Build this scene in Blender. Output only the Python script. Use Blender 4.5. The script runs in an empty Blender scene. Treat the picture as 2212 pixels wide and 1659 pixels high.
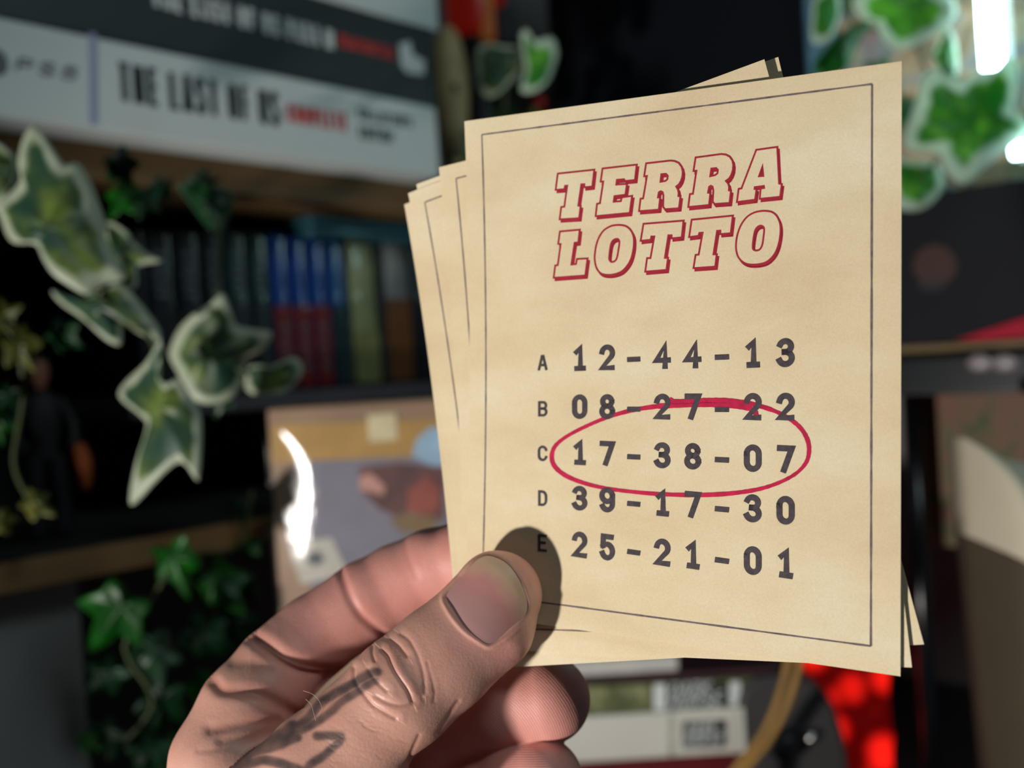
import bpy, bmesh, math, random
import numpy as np
from mathutils import Vector, Matrix, noise as mnoise
from mathutils.geometry import tessellate_polygon
from mathutils.bvhtree import BVHTree

random.seed(7)
SC = bpy.context.scene
COL = SC.collection

# ------------------------------------------------------------------ camera
W, H, FPX = 2212.0, 1659.0, 2000.0
CAMZ = 1.15
PITCH, ROLL = math.radians(-1.0), math.radians(3.5)
_f = np.array([0, math.cos(PITCH), math.sin(PITCH)])
_r0 = np.array([1.0, 0, 0]); _u0 = np.cross(_r0, _f)
_r = _r0 * math.cos(ROLL) - _u0 * math.sin(ROLL)
_u = _r0 * math.sin(ROLL) + _u0 * math.cos(ROLL)
CP = np.array([0, 0, CAMZ])
cam = bpy.data.cameras.new('camera')
camo = bpy.data.objects.new('camera', cam); COL.objects.link(camo)
camo.matrix_world = Matrix(((_r[0], _u[0], -_f[0], 0), (_r[1], _u[1], -_f[1], 0), (_r[2], _u[2], -_f[2], CAMZ), (0, 0, 0, 1)))
cam.sensor_fit = 'HORIZONTAL'; cam.sensor_width = 36.0; cam.lens = 36.0 * FPX / W
cam.clip_start = 0.01; cam.clip_end = 20
cam.dof.use_dof = True; cam.dof.focus_distance = 0.197
cam.dof.aperture_fstop = (cam.lens * 1e-3) / 0.0040
SC.camera = camo

def c2w(p):                      # camera space metres (right, down, forward) -> world
    p = np.asarray(p, float)
    return CP + p[..., 0:1] * _r - p[..., 1:2] * _u + p[..., 2:3] * _f
def cs(px, py, d):               # pixel + depth -> camera space
    return np.array([(px - W / 2) * d / FPX, (py - H / 2) * d / FPX, d])
def at(px, py, d): return c2w(cs(px, py, d))

# ------------------------------------------------------------------ world, lights, exposure
wd = bpy.data.worlds.new('world'); SC.world = wd; wd.use_nodes = True
wd.node_tree.nodes['Background'].inputs[0].default_value = (0.55, 0.75, 1.0, 1)
wd.node_tree.nodes['Background'].inputs[1].default_value = 0.04
SC.view_settings.view_transform = 'Standard'; SC.view_settings.look = 'None'
SC.view_settings.exposure = 0.0; SC.view_settings.gamma = 1.0
SC.view_settings.use_curve_mapping = False
cy_ = SC.cycles; cy_.adaptive_threshold = 0.03; cy_.max_bounces = 6; cy_.diffuse_bounces = 3; cy_.glossy_bounces = 3; cy_.transmission_bounces = 4; cy_.transparent_max_bounces = 8; cy_.caustics_reflective = False; cy_.caustics_refractive = False

def spot(name, pos, target, power, col, radius, angle, blend):
    l = bpy.data.lights.new(name, 'SPOT'); o = bpy.data.objects.new(name, l); COL.objects.link(o)
    o.location = pos
    o.rotation_euler = (Vector(target) - Vector(pos)).to_track_quat('-Z', 'Y').to_euler()
    l.energy = power; l.color = col; l.shadow_soft_size = radius; l.spot_size = math.radians(angle); l.spot_blend = blend
    return o
LAMP = np.array([-0.60, 0.395, -0.226])
spot('desk_lamp_light', c2w(LAMP), at(1430, 960, 0.2), 34.0, (1.0, 0.955, 0.90), 0.024, 58, 0.28)
def area(name, pos, target, power, col, size):
    l = bpy.data.lights.new(name, 'AREA'); o = bpy.data.objects.new(name, l); COL.objects.link(o); o.location = pos
    o.rotation_euler = (Vector(target) - Vector(pos)).to_track_quat('-Z', 'Y').to_euler()
    l.energy = power; l.color = col; l.size = size; return o
area('fill_light', c2w(np.array([0.55, -0.95, -0.35])), at(700, 700, 0.55), 3.3, (0.78, 0.96, 1.0), 0.3)  # added fill to brighten the left shelf, no visible source

# ------------------------------------------------------------------ materials
def srgb(r, g, b):
    f = lambda c: (c / 255 / 12.92) if c / 255 <= 0.04045 else ((c / 255 + 0.055) / 1.055) ** 2.4
    return (f(r), f(g), f(b))
MATS = {}
def mat(name, col, rough=0.6, var=0.12, scale=60.0, bump=0.0, metal=0.0, emit=None, estr=0.0, trans=0.0, coat=0.0, spec=0.5, bscale=None):
    if name in MATS: return MATS[name]
    m = bpy.data.materials.new(name); m.use_nodes = True
    nt = m.node_tree; b = nt.nodes['Principled BSDF']
    tc = nt.nodes.new('ShaderNodeTexCoord')
    nz = nt.nodes.new('ShaderNodeTexNoise'); nz.inputs['Scale'].default_value = scale; nz.inputs['Detail'].default_value = 5
    nt.links.new(tc.outputs['Object'], nz.inputs['Vector'])
    rp = nt.nodes.new('ShaderNodeValToRGB')
    rp.color_ramp.elements[0].position = 0.3; rp.color_ramp.elements[1].position = 0.7
    rp.color_ramp.elements[0].color = (*[c * (1 - var) for c in col], 1)
    rp.color_ramp.elements[1].color = (*[min(1, c * (1 + var)) for c in col], 1)
    nt.links.new(nz.outputs['Fac'], rp.inputs['Fac']); nt.links.new(rp.outputs['Color'], b.inputs['Base Color'])
    b.inputs['Roughness'].default_value = rough; b.inputs['Metallic'].default_value = metal
    b.inputs['Specular IOR Level'].default_value = spec; b.inputs['Coat Weight'].default_value = coat
    b.inputs['Transmission Weight'].default_value = trans
    if emit: b.inputs['Emission Color'].default_value = (*emit, 1); b.inputs['Emission Strength'].default_value = estr
    if bump:
        n2 = nt.nodes.new('ShaderNodeTexNoise'); n2.inputs['Scale'].default_value = bscale or scale * 6; n2.inputs['Detail'].default_value = 4
        nt.links.new(tc.outputs['Object'], n2.inputs['Vector'])
        bp = nt.nodes.new('ShaderNodeBump'); bp.inputs['Strength'].default_value = bump; bp.inputs['Distance'].default_value = 0.0006
        nt.links.new(n2.outputs['Fac'], bp.inputs['Height']); nt.links.new(bp.outputs['Normal'], b.inputs['Normal'])
    MATS[name] = m; return m

def paper_mat():
    m = bpy.data.materials.new('aged_paper'); m.use_nodes = True; nt = m.node_tree; b = nt.nodes['Principled BSDF']
    tc = nt.nodes.new('ShaderNodeTexCoord')
    n1 = nt.nodes.new('ShaderNodeTexNoise'); n1.inputs['Scale'].default_value = 38; n1.inputs['Detail'].default_value = 4; n1.inputs['Roughness'].default_value = 0.55
    mp = nt.nodes.new('ShaderNodeMapping'); mp.inputs['Scale'].default_value = (0.7, 0.7, 1.5)
    nt.links.new(tc.outputs['Object'], mp.inputs['Vector']); nt.links.new(mp.outputs['Vector'], n1.inputs['Vector'])
    r1 = nt.nodes.new('ShaderNodeValToRGB'); e = r1.color_ramp.elements
    e[0].position = 0.28; e[0].color = (*srgb(219, 197, 160), 1); e[1].position = 0.72; e[1].color = (*srgb(234, 221, 190), 1)
    k = r1.color_ramp.elements.new(0.5); k.color = (*srgb(227, 209, 172), 1)
    nt.links.new(n1.outputs['Fac'], r1.inputs['Fac'])
    n2 = nt.nodes.new('ShaderNodeTexNoise'); n2.inputs['Scale'].default_value = 2400; n2.inputs['Detail'].default_value = 3
    nt.links.new(tc.outputs['Object'], n2.inputs['Vector'])
    r2 = nt.nodes.new('ShaderNodeValToRGB'); r2.color_ramp.elements[0].position = 0.3; r2.color_ramp.elements[0].color = (0.92, 0.91, 0.90, 1)
    r2.color_ramp.elements[1].position = 0.7; r2.color_ramp.elements[1].color = (1, 1, 1, 1)
    nt.links.new(n2.outputs['Fac'], r2.inputs['Fac'])
    mx = nt.nodes.new('ShaderNodeMix'); mx.data_type = 'RGBA'; mx.blend_type = 'MULTIPLY'; mx.inputs[0].default_value = 1
    nt.links.new(r1.outputs['Color'], mx.inputs[6]); nt.links.new(r2.outputs['Color'], mx.inputs[7])
    nt.links.new(mx.outputs[2], b.inputs['Base Color'])
    b.inputs['Roughness'].default_value = 0.8; b.inputs['Specular IOR Level'].default_value = 0.2
    bp = nt.nodes.new('ShaderNodeBump'); bp.inputs['Strength'].default_value = 0.12; bp.inputs['Distance'].default_value = 0.0003
    nt.links.new(n2.outputs['Fac'], bp.inputs['Height']); nt.links.new(bp.outputs['Normal'], b.inputs['Normal'])
    return m
PAPER = paper_mat()
INK = mat('dark_ink', srgb(74, 66, 70), 0.75, 0.25, 900, spec=0.2)
LINE = mat('border_ink', srgb(112, 98, 100), 0.8, 0.3, 900, spec=0.2)
RED = mat('red_ink', srgb(164, 40, 56), 0.75, 0.12, 700, spec=0.2)
MARK = mat('red_marker', srgb(190, 28, 70), 0.7, 0.2, 500, spec=0.2)

# ------------------------------------------------------------------ object helpers
ORG = {}
def tag(o, label, cat, group=None):
    o['label'] = label; o['category'] = cat
    if group: o['group'] = group
    return o
def empty(name, pos, label, cat, group=None):
    o = bpy.data.objects.new(name, None); COL.objects.link(o); o.location = pos; o.empty_display_size = 0.02
    ORG[o] = np.array(pos, float); return tag(o, label, cat, group)
def mk(name, verts, faces, m, parent=None, origin=None, smooth=False, mats=None, midx=None):
    """one mesh object from world-space vertices"""
    v = np.asarray(verts, float).reshape(-1, 3)
    if parent is not None: org = ORG[parent]
    else:
        org = np.array(origin, float) if origin is not None else np.array([(v[:, 0].min() + v[:, 0].max()) / 2, (v[:, 1].min() + v[:, 1].max()) / 2, v[:, 2].min()])
    me = bpy.data.meshes.new(name); me.from_pydata((v - org).tolist(), [], [tuple(int(i) for i in f) for f in faces]); me.update()
    o = bpy.data.objects.new(name, me); COL.objects.link(o)
    if mats:
        for q in mats: me.materials.append(q)
        if midx is not None: me.polygons.foreach_set('material_index', midx)
    elif m: me.materials.append(m)
    if parent is not None: o.parent = parent
    else: o.location = org
    ORG[o] = org
    if smooth: me.polygons.foreach_set('use_smooth', [True] * len(me.polygons))
    return o
class MB:
    """collects pieces of one mesh in world space"""
    def __init__(s): s.v = []; s.f = []
    def add(s, v, f):
        n = len(s.v); s.v += [tuple(map(float, q)) for q in v]; s.f += [tuple(n + int(i) for i in q) for q in f]; return s
    def box(s, o, a, b, c, bev=0.0):
        """box with corner o and edge vectors a,b,c; chamfered by bev (m)"""
        o, a, b, c = (np.asarray(q, float) for q in (o, a, b, c))
        bm = bmesh.new(); bmesh.ops.create_cube(bm, size=1.0)
        L = [np.linalg.norm(q) for q in (a, b, c)]
        for v in bm.verts: v.co = Vector(((v.co.x + .5) * L[0], (v.co.y + .5) * L[1], (v.co.z + .5) * L[2]))
        if bev > 0: bmesh.ops.bevel(bm, geom=bm.edges[:], offset=min(bev, min(L) * .45), segments=3, affect='EDGES', profile=0.6)
        ax = [q / l for q, l in zip((a, b, c), L)]
        vs = [o + ax[0] * v.co.x + ax[1] * v.co.y + ax[2] * v.co.z for v in bm.verts]
        bm.verts.index_update(); fs = [[v.index for v in f.verts] for f in bm.faces]; bm.free()
        if np.dot(np.cross(ax[0], ax[1]), ax[2]) < 0: fs = [f[::-1] for f in fs]
        return s.add(vs, fs)
    def tube(s, pts, rad, n=10, caps=True):
        pts = [np.asarray(p, float) for p in pts]; R = rad if hasattr(rad, '__len__') else [rad] * len(pts)
        up = np.array([0.13, 0.27, 0.95]); base = len(s.v); vs = []; fs = []
        for i, p in enumerate(pts):
            t = pts[min(i + 1, len(pts) - 1)] - pts[max(i - 1, 0)]; t = t / (np.linalg.norm(t) + 1e-12)
            a = np.cross(t, up); a /= (np.linalg.norm(a) + 1e-12); b = np.cross(t, a)
            for k in range(n):
                th = 2 * math.pi * k / n; vs.append(p + R[i] * (a * math.cos(th) + b * math.sin(th)))
        for i in range(len(pts) - 1):
            for k in range(n): fs.append((i * n + k, i * n + (k + 1) % n, (i + 1) * n + (k + 1) % n, (i + 1) * n + k))
        if caps: fs.append(tuple(range(n))[::-1]); fs.append(tuple((len(pts) - 1) * n + k for k in range(n)))
        return s.add(vs, fs)
    def lathe(s, base, prof, ax=(0, 0, 1), n=28, sx=1.0, xdir=None):
        """prof: list of (radius, height)"""
        ax = np.asarray(ax, float); ax /= np.linalg.norm(ax)
        x = np.cross(ax, (0.0, 1.0, 0.05)) if xdir is None else np.asarray(xdir, float); x /= np.linalg.norm(x); y = np.cross(ax, x)
        vs = []; fs = []
        for r, h in prof:
            for k in range(n):
                th = 2 * math.pi * k / n; vs.append(np.asarray(base) + ax * h + r * (x * math.cos(th) * sx + y * math.sin(th)))
        for i in range(len(prof) - 1):
            for k in range(n): fs.append((i * n + k, i * n + (k + 1) % n, (i + 1) * n + (k + 1) % n, (i + 1) * n + k))
        fs.append(tuple(range(n))[::-1]); fs.append(tuple((len(prof) - 1) * n + k for k in range(n)))
        return s.add(vs, fs)
    def build(s, name, m, parent=None, smooth=False, origin=None): return mk(name, s.v, s.f, m, parent, origin, smooth)

def catmull(p, n, closed=False):
    p = [np.asarray(q, float) for q in p]; out = []; N = len(p)
    rng = range(N) if closed else range(N - 1)
    for i in rng:
        g = (lambda k: p[k % N]) if closed else (lambda k: p[min(max(k, 0), N - 1)])
        a, b, c, d = g(i - 1), g(i), g(i + 1), g(i + 2)
        for k in range(n):
            t = k / n
            out.append(0.5 * (2 * b + (c - a) * t + (2 * a - 5 * b + 4 * c - d) * t * t + (3 * b - a - 3 * c + d) * t ** 3))
    if not closed: out.append(p[-1])
    return np.array(out)

# ------------------------------------------------------------------ stroke lettering
def arc(cx, cy, rx, ry, a0, a1, n=14):
    return [(cx + rx * math.cos(math.radians(a0 + (a1 - a0) * k / n)), cy + ry * math.sin(math.radians(a0 + (a1 - a0) * k / n))) for k in range(n + 1)]
G = {  # centrelines, x in -.5...5, y 0 (top) .. 1 (bottom)
 '0': [arc(0, .30, .5, .30, 180, 360) + arc(0, .70, .5, .30, 0, 180) + [(-.5, .30)]],
 '1': [[(-.42, .2), (.08, 0), (.08, 1)], [(-.4, 1), (.5, 1)]],
 '2': [arc(0, .29, .5, .29, 190, 360) + arc(0, .29, .5, .29, 0, 38, 5) + [(-.48, 1), (.5, 1)]],
 '3': [arc(-.02, .235, .46, .235, 200, 360) + arc(-.02, .235, .46, .235, 0, 90, 7) + [(-.12, .47)], [(-.12, .47)] + arc(-.02, .735, .52, .265, 270, 360, 7) + arc(-.02, .735, .52, .265, 0, 160, 12)],
 '4': [[(.22, 1), (.22, 0), (-.5, .70), (.5, .70)]],
 '5': [[(.42, 0), (-.36, 0), (-.40, .46)], [(-.40, .46)] + arc(0, .68, .5, .32, 235, 360, 9) + arc(0, .68, .5, .32, 0, 160, 12)],
 '6': [arc(0, .70, .5, .30, 0, 360, 24), [(-.5, .7), (-.42, .3), (.2, 0)]],
 '7': [[(-.5, 0), (.5, 0), (-.14, 1)]],
 '8': [arc(0, .235, .43, .235, 0, 360, 24), arc(0, .735, .5, .265, 0, 360, 24)],
 '9': [arc(0, .29, .5, .29, 0, 360, 24), [(.5, .29), (.5, .66)] + arc(0, .69, .5, .31, 0, 155, 12)],
 '-': [[(-.5, .62), (.5, .62)]],
 'A': [[(-.5, 1), (-.08, 0), (.08, 0), (.5, 1)], [(-.34, .68), (.34, .68)]],
 'B': [[(-.45, .5), (-.45, 0), (.1, 0)] + arc(.1, .24, .36, .24, 270, 450, 8) + [(-.45, .48)], [(-.45, .48), (.1, .48)] + arc(.1, .74, .4, .26, 270, 450, 8) + [(-.45, 1), (-.45, .5)]],
 'C': [arc(0, .32, .5, .32, 345, 180, 10) + arc(0, .68, .5, .32, 180, 15, 10)],
 'D': [[(-.45, 0), (-.05, 0)] + arc(-.05, .35, .52, .35, 270, 360, 7) + arc(-.05, .65, .52, .35, 0, 90, 7) + [(-.45, 1), (-.45, 0)]],
 'E': [[(.45, 0), (-.45, 0), (-.45, 1), (.45, 1)], [(-.45, .48), (.3, .48)]],
 'F': [[(.45, 0), (-.45, 0), (-.45, 1)], [(-.45, .48), (.3, .48)]],
 'H': [[(-.45, 0), (-.45, 1)], [(.45, 0), (.45, 1)], [(-.45, .5), (.45, .5)]],
 'I': [[(0, 0), (0, 1)]],
 'K': [[(-.45, 0), (-.45, 1)], [(.45, 0), (-.4, .55)], [(-.15, .4), (.48, 1)]],
 'L': [[(-.45, 0), (-.45, 1), (.45, 1)]],
 'M': [[(-.5, 1), (-.5, 0), (0, .6), (.5, 0), (.5, 1)]],
 'N': [[(-.45, 1), (-.45, 0), (.45, 1), (.45, 0)]],
 'O': [arc(0, .30, .48, .30, 180, 360) + arc(0, .70, .48, .30, 0, 180) + [(-.48, .30)]],
 'P': [[(-.45, 1), (-.45, 0), (.1, 0)] + arc(.1, .27, .38, .27, 270, 450, 8) + [(-.45, .54)]],
 'R': [[(-.45, 1), (-.45, 0), (.1, 0)] + arc(.1, .26, .38, .26, 270, 450, 8) + [(-.45, .52)], [(.02, .52), (.48, 1)]],
 'S': [arc(0, .25, .48, .25, 340, 180, 9) + [(-.3, .43), (.3, .57)] + arc(0, .75, .48, .25, 0, 160, 9)],
 'T': [[(-.5, 0), (.5, 0)], [(0, 0), (0, 1)]],
 'U': [[(-.48, 0), (-.48, .7)] + arc(0, .70, .48, .30, 180, 0, 10) + [(.48, 0)]],
 "'": [[(0, 0), (0, .22)]],
}
def ribbon(pts, w, closed=False, capext=0.3):
    """flat ribbon polygons around a 2D polyline"""
    p = np.asarray(pts, float)
    keep = [0] + [i for i in range(1, len(p)) if np.linalg.norm(p[i] - p[i - 1]) > 1e-6]; p = p[keep]
    if closed and np.linalg.norm(p[0] - p[-1]) < 1e-6: p = p[:-1]
    n = len(p); ww = w if hasattr(w, '__len__') else [w] * n; V = []; F = []
    for i in range(n):
        a = p[i - 1] if (closed or i > 0) else None; b = p[(i + 1) % n] if (closed or i < n - 1) else None
        d1 = (p[i] - a) / np.linalg.norm(p[i] - a) if a is not None else None
        d2 = (b - p[i]) / np.linalg.norm(b - p[i]) if b is not None else None
        d1 = d2 if d1 is None else d1; d2 = d1 if d2 is None else d2
        n1 = np.array([-d1[1], d1[0]]); n2 = np.array([-d2[1], d2[0]]); m = n1 + n2; L = np.linalg.norm(m)
        m = n1 if L < 0.2 else m / L; k = min(1.8, 1.0 / max(0.3, float(np.dot(m, n1))))
        q = p[i].copy()
        if not closed and i == 0: q -= d2 * ww[i] * capext
        if not closed and i == n - 1: q += d1 * ww[i] * capext
        V += [q + m * k * ww[i] / 2, q - m * k * ww[i] / 2]
    for i in range(n if closed else n - 1):
        j = (i + 1) % n; F.append((2 * i, 2 * i + 1, 2 * j + 1, 2 * j))
    return V, F
def text2d(txt, x0, x1, y0, y1, weight, gap=0.28, italic=0.0, ys=1.0):
    """strokes of a string filling the rectangle; returns polygons in 2D (y grows downward)"""
    yy0, yy1 = y0, y1; y0, y1 = y0 * ys, y1 * ys
    wd_ = {' ': 0.45, 'I': 0.35, "'": 0.3, 'M': 1.25, '1': .8}
    tot = sum(wd_.get(c, 1.0) for c in txt) + gap * (len(txt) - 1); cw = (x1 - x0) / tot; x = x0; V = []; F = []
    for c in txt:
        w_ = wd_.get(c, 1.0) * cw
        for st in G.get(c, []):
            hw = weight / 2; sgn = 1 if y1 > y0 else -1
            q = [(x + w_ / 2 + gx * max(w_ - weight, 1e-9) + italic * (0.5 - gy) * abs(y1 - y0), y0 + hw * sgn + gy * (y1 - y0 - 2 * hw * sgn)) for gx, gy in st]
            v, f = ribbon(q, weight); n = len(V); V += v; F += [tuple(n + i for i in ff) for ff in f]
        x += w_ + gap * cw
    V = [(v[0], v[1] / ys) for v in V]
    return V, F

# ------------------------------------------------------------------ furniture frames (a corner: the two fronts stand at right angles)
HL = math.radians(44.5)
uL = np.array([math.sin(HL), math.cos(HL), 0]); nL = np.array([math.cos(HL), -math.sin(HL), 0]); ZZ = np.array([0, 0, 1.0])
OL = at(0, 145, 0.476)
uR = -nL; nR = -uL
OR = at(2080, 700, 0.62)
def onplane(px, py, O, n):
    d = c2w(cs(px, py, 1.0)) - CP; return CP + d * (np.dot(O - CP, n) / np.dot(d, n))
def Lst(px, py, w=0.0):
    p = onplane(px, py, OL + nL * w, nL) - OL; return float(np.dot(p, uL)), float(p[2])
def LP(s, w, t): return OL + uL * s + nL * w + ZZ * t
def Rst(px, py, w=0.0):
    p = onplane(px, py, OR + nR * w, nR) - OR; return float(np.dot(p, uR)), float(p[2])
def RP(s, w, t): return OR + uR * s + nR * w + ZZ * t
def Lbox(mb, s0, s1, w0, w1, t0, t1, bev=0.0): return mb.box(LP(s0, w0, t0), uL * (s1 - s0), nL * (w1 - w0), ZZ * (t1 - t0), bev)
def Rbox(mb, s0, s1, w0, w1, t0, t1, bev=0.0):
    if s1 < s0: s0, s1 = s1, s0
    return mb.box(RP(s0, w0, t0), uR * (s1 - s0), nR * (w1 - w0), ZZ * (t1 - t0), bev)


# ================================================================== the setting: a corner with a shelf on the left, a rack on the right, a desk below
def struct(o): o['kind'] = 'structure'; return o
class Frame:
    def __init__(s, O, u, n): s.O, s.u, s.n = np.asarray(O, float), np.asarray(u, float), np.asarray(n, float)
    def st(s, px, py, w=0.0):
        p = onplane(px, py, s.O + s.n * w, s.n) - s.O; return float(np.dot(p, s.u)), float(p[2])
    def P(s, a, w, t): return s.O + s.u * a + s.n * w + ZZ * t
    def box(s, mb, s0, s1, w0, w1, t0, t1, bev=0.0):
        if s1 < s0: s0, s1 = s1, s0
        if t1 < t0: t0, t1 = t1, t0
        return mb.box(s.P(s0, w0, t0), s.u * (s1 - s0), s.n * (w1 - w0), ZZ * (t1 - t0), bev)
    def poly2d(s, name, V, F, w, m, parent):     # flat print on the frame's plane, V in (s, t)
        return mk(name, [s.P(a, w, t) for a, t in V], F, m, parent)
    def text(s, name, txt, p0, p1, w, weight, m, parent, gap=.28, italic=0.0, ys=1.0):
        """text between two pixel corners (top left, bottom right) on the plane w"""
        a0, t0 = s.st(*p0, w); a1, t1 = s.st(*p1, w); V, F = text2d(txt, a0, a1, t0, t1, weight, gap, italic, ys)
        return s.poly2d(name, V, F, w, m, parent)
    def patch(s, name, pts, w, m, parent):       # flat printed polygon from pixels
        return mk(name, [onplane(x, y, s.O + s.n * w, s.n) for x, y in pts], [tuple(range(len(pts)))], m, parent)
FL = Frame(OL, uL, nL); FR = Frame(OR, uR, nR)
ZD = at(1430, 1960, 0.60)[2]
SR = float(np.dot(OR - OL, uL))                # where the right-hand fronts stand, measured along the left shelf
SE = SR - .012                                 # right end of the left shelf
FF = Frame(at(1430, 1600, 0.60), (1, 0, 0), (0, -1, 0))
WALLM = mat('grey_wall_paint', srgb(128, 126, 122), .85, .06, 8, bump=.2, bscale=300)
mb = MB(); FL.box(mb, -1.0, SR + .36, -.36, -.34, -.62, .8); struct(mb.build('wall_left', WALLM))
mb = MB(); FR.box(mb, -1.0, float(np.dot(OL - OR, uR)) + .338, -.36, -.34, -.62, .8); struct(mb.build('wall_right', WALLM))
DESK = mat('black_desk_top', srgb(26, 25, 26), .5, .2, 20)
dk = empty('desk', (0.1, 0.75, ZD), 'black desk top under the shelves and books', 'desk')
mb = MB(); FL.box(mb, -.6, SR + .335, -.335, .30, ZD - .025 - OL[2], ZD - OL[2], .003); mb.build('desk_top', DESK, dk)

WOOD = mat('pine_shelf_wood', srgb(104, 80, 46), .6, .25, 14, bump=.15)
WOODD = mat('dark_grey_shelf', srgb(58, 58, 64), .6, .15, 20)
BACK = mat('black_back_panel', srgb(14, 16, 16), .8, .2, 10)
shelf = empty('corner_shelf', FL.P(.3, -.15, FL.st(200, 1260)[1]), 'pine shelf unit on the left holding boxes, slim cases and trailing ivy', 'shelf')
tb0 = FL.st(470, 315)[1]                       # underside of the white box = top of the upper board
def Lboard(px0, px1, py_top, py_bot, pxr, w0, w1, name, m, s1=None, s0=-.28):
    t1 = FL.st(pxr, py_top, w1)[1]; t0 = FL.st(pxr, py_bot, w1)[1]
    mb = MB(); FL.box(mb, s0, s1 if s1 else SE, w0, w1, t0, t1, .0015); return mb.build(name, m, shelf), t0, t1
tb1 = tb0 - .022
mb = MB(); FL.box(mb, -.28, SE, -.30, -.028, tb1, tb0, .002); mb.build('upper_board', WOOD, shelf)
_, tl0, tl1 = Lboard(0, 0, 1196, 1262, 120, -.28, -.004, 'lower_board', WOOD)
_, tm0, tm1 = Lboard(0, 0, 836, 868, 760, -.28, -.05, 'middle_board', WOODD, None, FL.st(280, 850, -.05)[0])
mb = MB(); FL.box(mb, -.28, SE, -.32, -.30, tl1, tb1); mb.build('back_panel', BACK, shelf)
for s_ in (-.298, ):
    mb = MB(); FL.box(mb, s_, s_ + .018, -.30, -.03, tl0, tb0, .001); mb.build('side_panel', WOOD, shelf)
mb = MB(); FL.box(mb, -.28, FL.st(182, 1450, -.03)[0], -.05, -.03, ZD - OL[2] + .0005, tl0 - .0003, .001); mb.build('lower_panel', WALLM, shelf)
mb = MB(); FL.box(mb, -.279, SE - .001, -.29, -.006, tl1 + .0001, tl1 + .0012); mb.build('shade_sheet', BACK, shelf)  # added black sheet standing in for the shade on the lower board
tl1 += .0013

# ================================================================== boxes on the upper board
WHT = mat('white_card', srgb(205, 214, 212), .55, .03, 30)
DRK = mat('dark_teal_card', srgb(30, 44, 48), .5, .1, 20)
INKD = mat('black_print', srgb(24, 30, 32), .6, .1)
INKR = mat('red_print', srgb(206, 62, 62), .6, .1)
INKW = mat('white_print', srgb(214, 218, 216), .6, .05)
INKG = mat('grey_print', srgb(92, 96, 98), .6, .05)
INKB = mat('lilac_band', srgb(150, 158, 190), .6, .05)
def Lcollect(name, label, pxr, ytop, ybot, m, w1=0.0, tb=None, left=-150):
    s1 = FL.st(pxr, ytop, w1)[0]; s0 = FL.st(left, 100, w1)[0]; t1 = FL.st(pxr, ytop, w1)[1]; t0 = FL.st(pxr, ybot, w1)[1] if tb is None else tb
    e = empty(name, FL.P((s0 + s1) / 2, w1 - .1, t0), label, 'game box', 'stacked collector boxes')
    mb = MB(); FL.box(mb, s0, s1, w1 - .23, w1, t0, t1, .0015); mb.build('carton', m, e); return e, t0, t1
bx1, a0, a1 = Lcollect('game_box', 'white game box at the bottom of the stack with bold black title', 942, 233, 380, WHT, 0, tb0)
bx2, b0, b1 = Lcollect('game_box', 'dark teal game box lying between two white boxes', 934, 66, 0, DRK, -.002, a1 + .0003)
bx3, c0, c1 = Lcollect('game_box', 'white box topmost of the stack, cut by the picture edge', 938, -95, 0, WHT, -.001, b1 + .0003, left=-250)
e_ = .0003
FL.text('printed_title', 'THE LAST OF US', (252, 132), (606, 275), e_, .0036, INKD, bx1, .22, 0, 1.5)
FL.text('printed_subtitle', 'COMPLETE', (618, 222), (752, 285), e_, .0028, INKR, bx1, .2, 0, 1.4)
FL.text('printed_edition', "COLLECTOR'S", (772, 232), (890, 277), e_, .0016, INKD, bx1, .2)
FL.text('printed_edition', 'EDITION', (774, 270), (850, 311), e_, .0016, INKD, bx1, .2)
FL.text('printed_platform', 'PS5', (33, 122), (168, 176), e_, .0014, INKG, bx1, .35, .3)
FL.patch('printed_band', [(192, 70), (208, 73), (210, 270), (194, 268)], e_, INKB, bx1)
FL.patch('printed_emblem', [(-20, 100), (6, 112), (18, 135), (14, 158), (-6, 166), (-20, 150)], e_, INKG, bx1)
FL.text('printed_title', 'THE LAST OF US PART II', (325, -38), (720, 108), -.002 + e_, .0034, INKW, bx2, .2, 0, 1.5)
FL.text('printed_subtitle', 'REMASTERED', (730, 72), (852, 130), -.002 + e_, .0030, INKR, bx2, .2, 0, 1.4)
FL.patch('printed_emblem', [(862, 95), (885, 88), (892, 118), (918, 132), (916, 162), (880, 158), (866, 140)], -.002 + e_, INKW, bx2)

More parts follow.
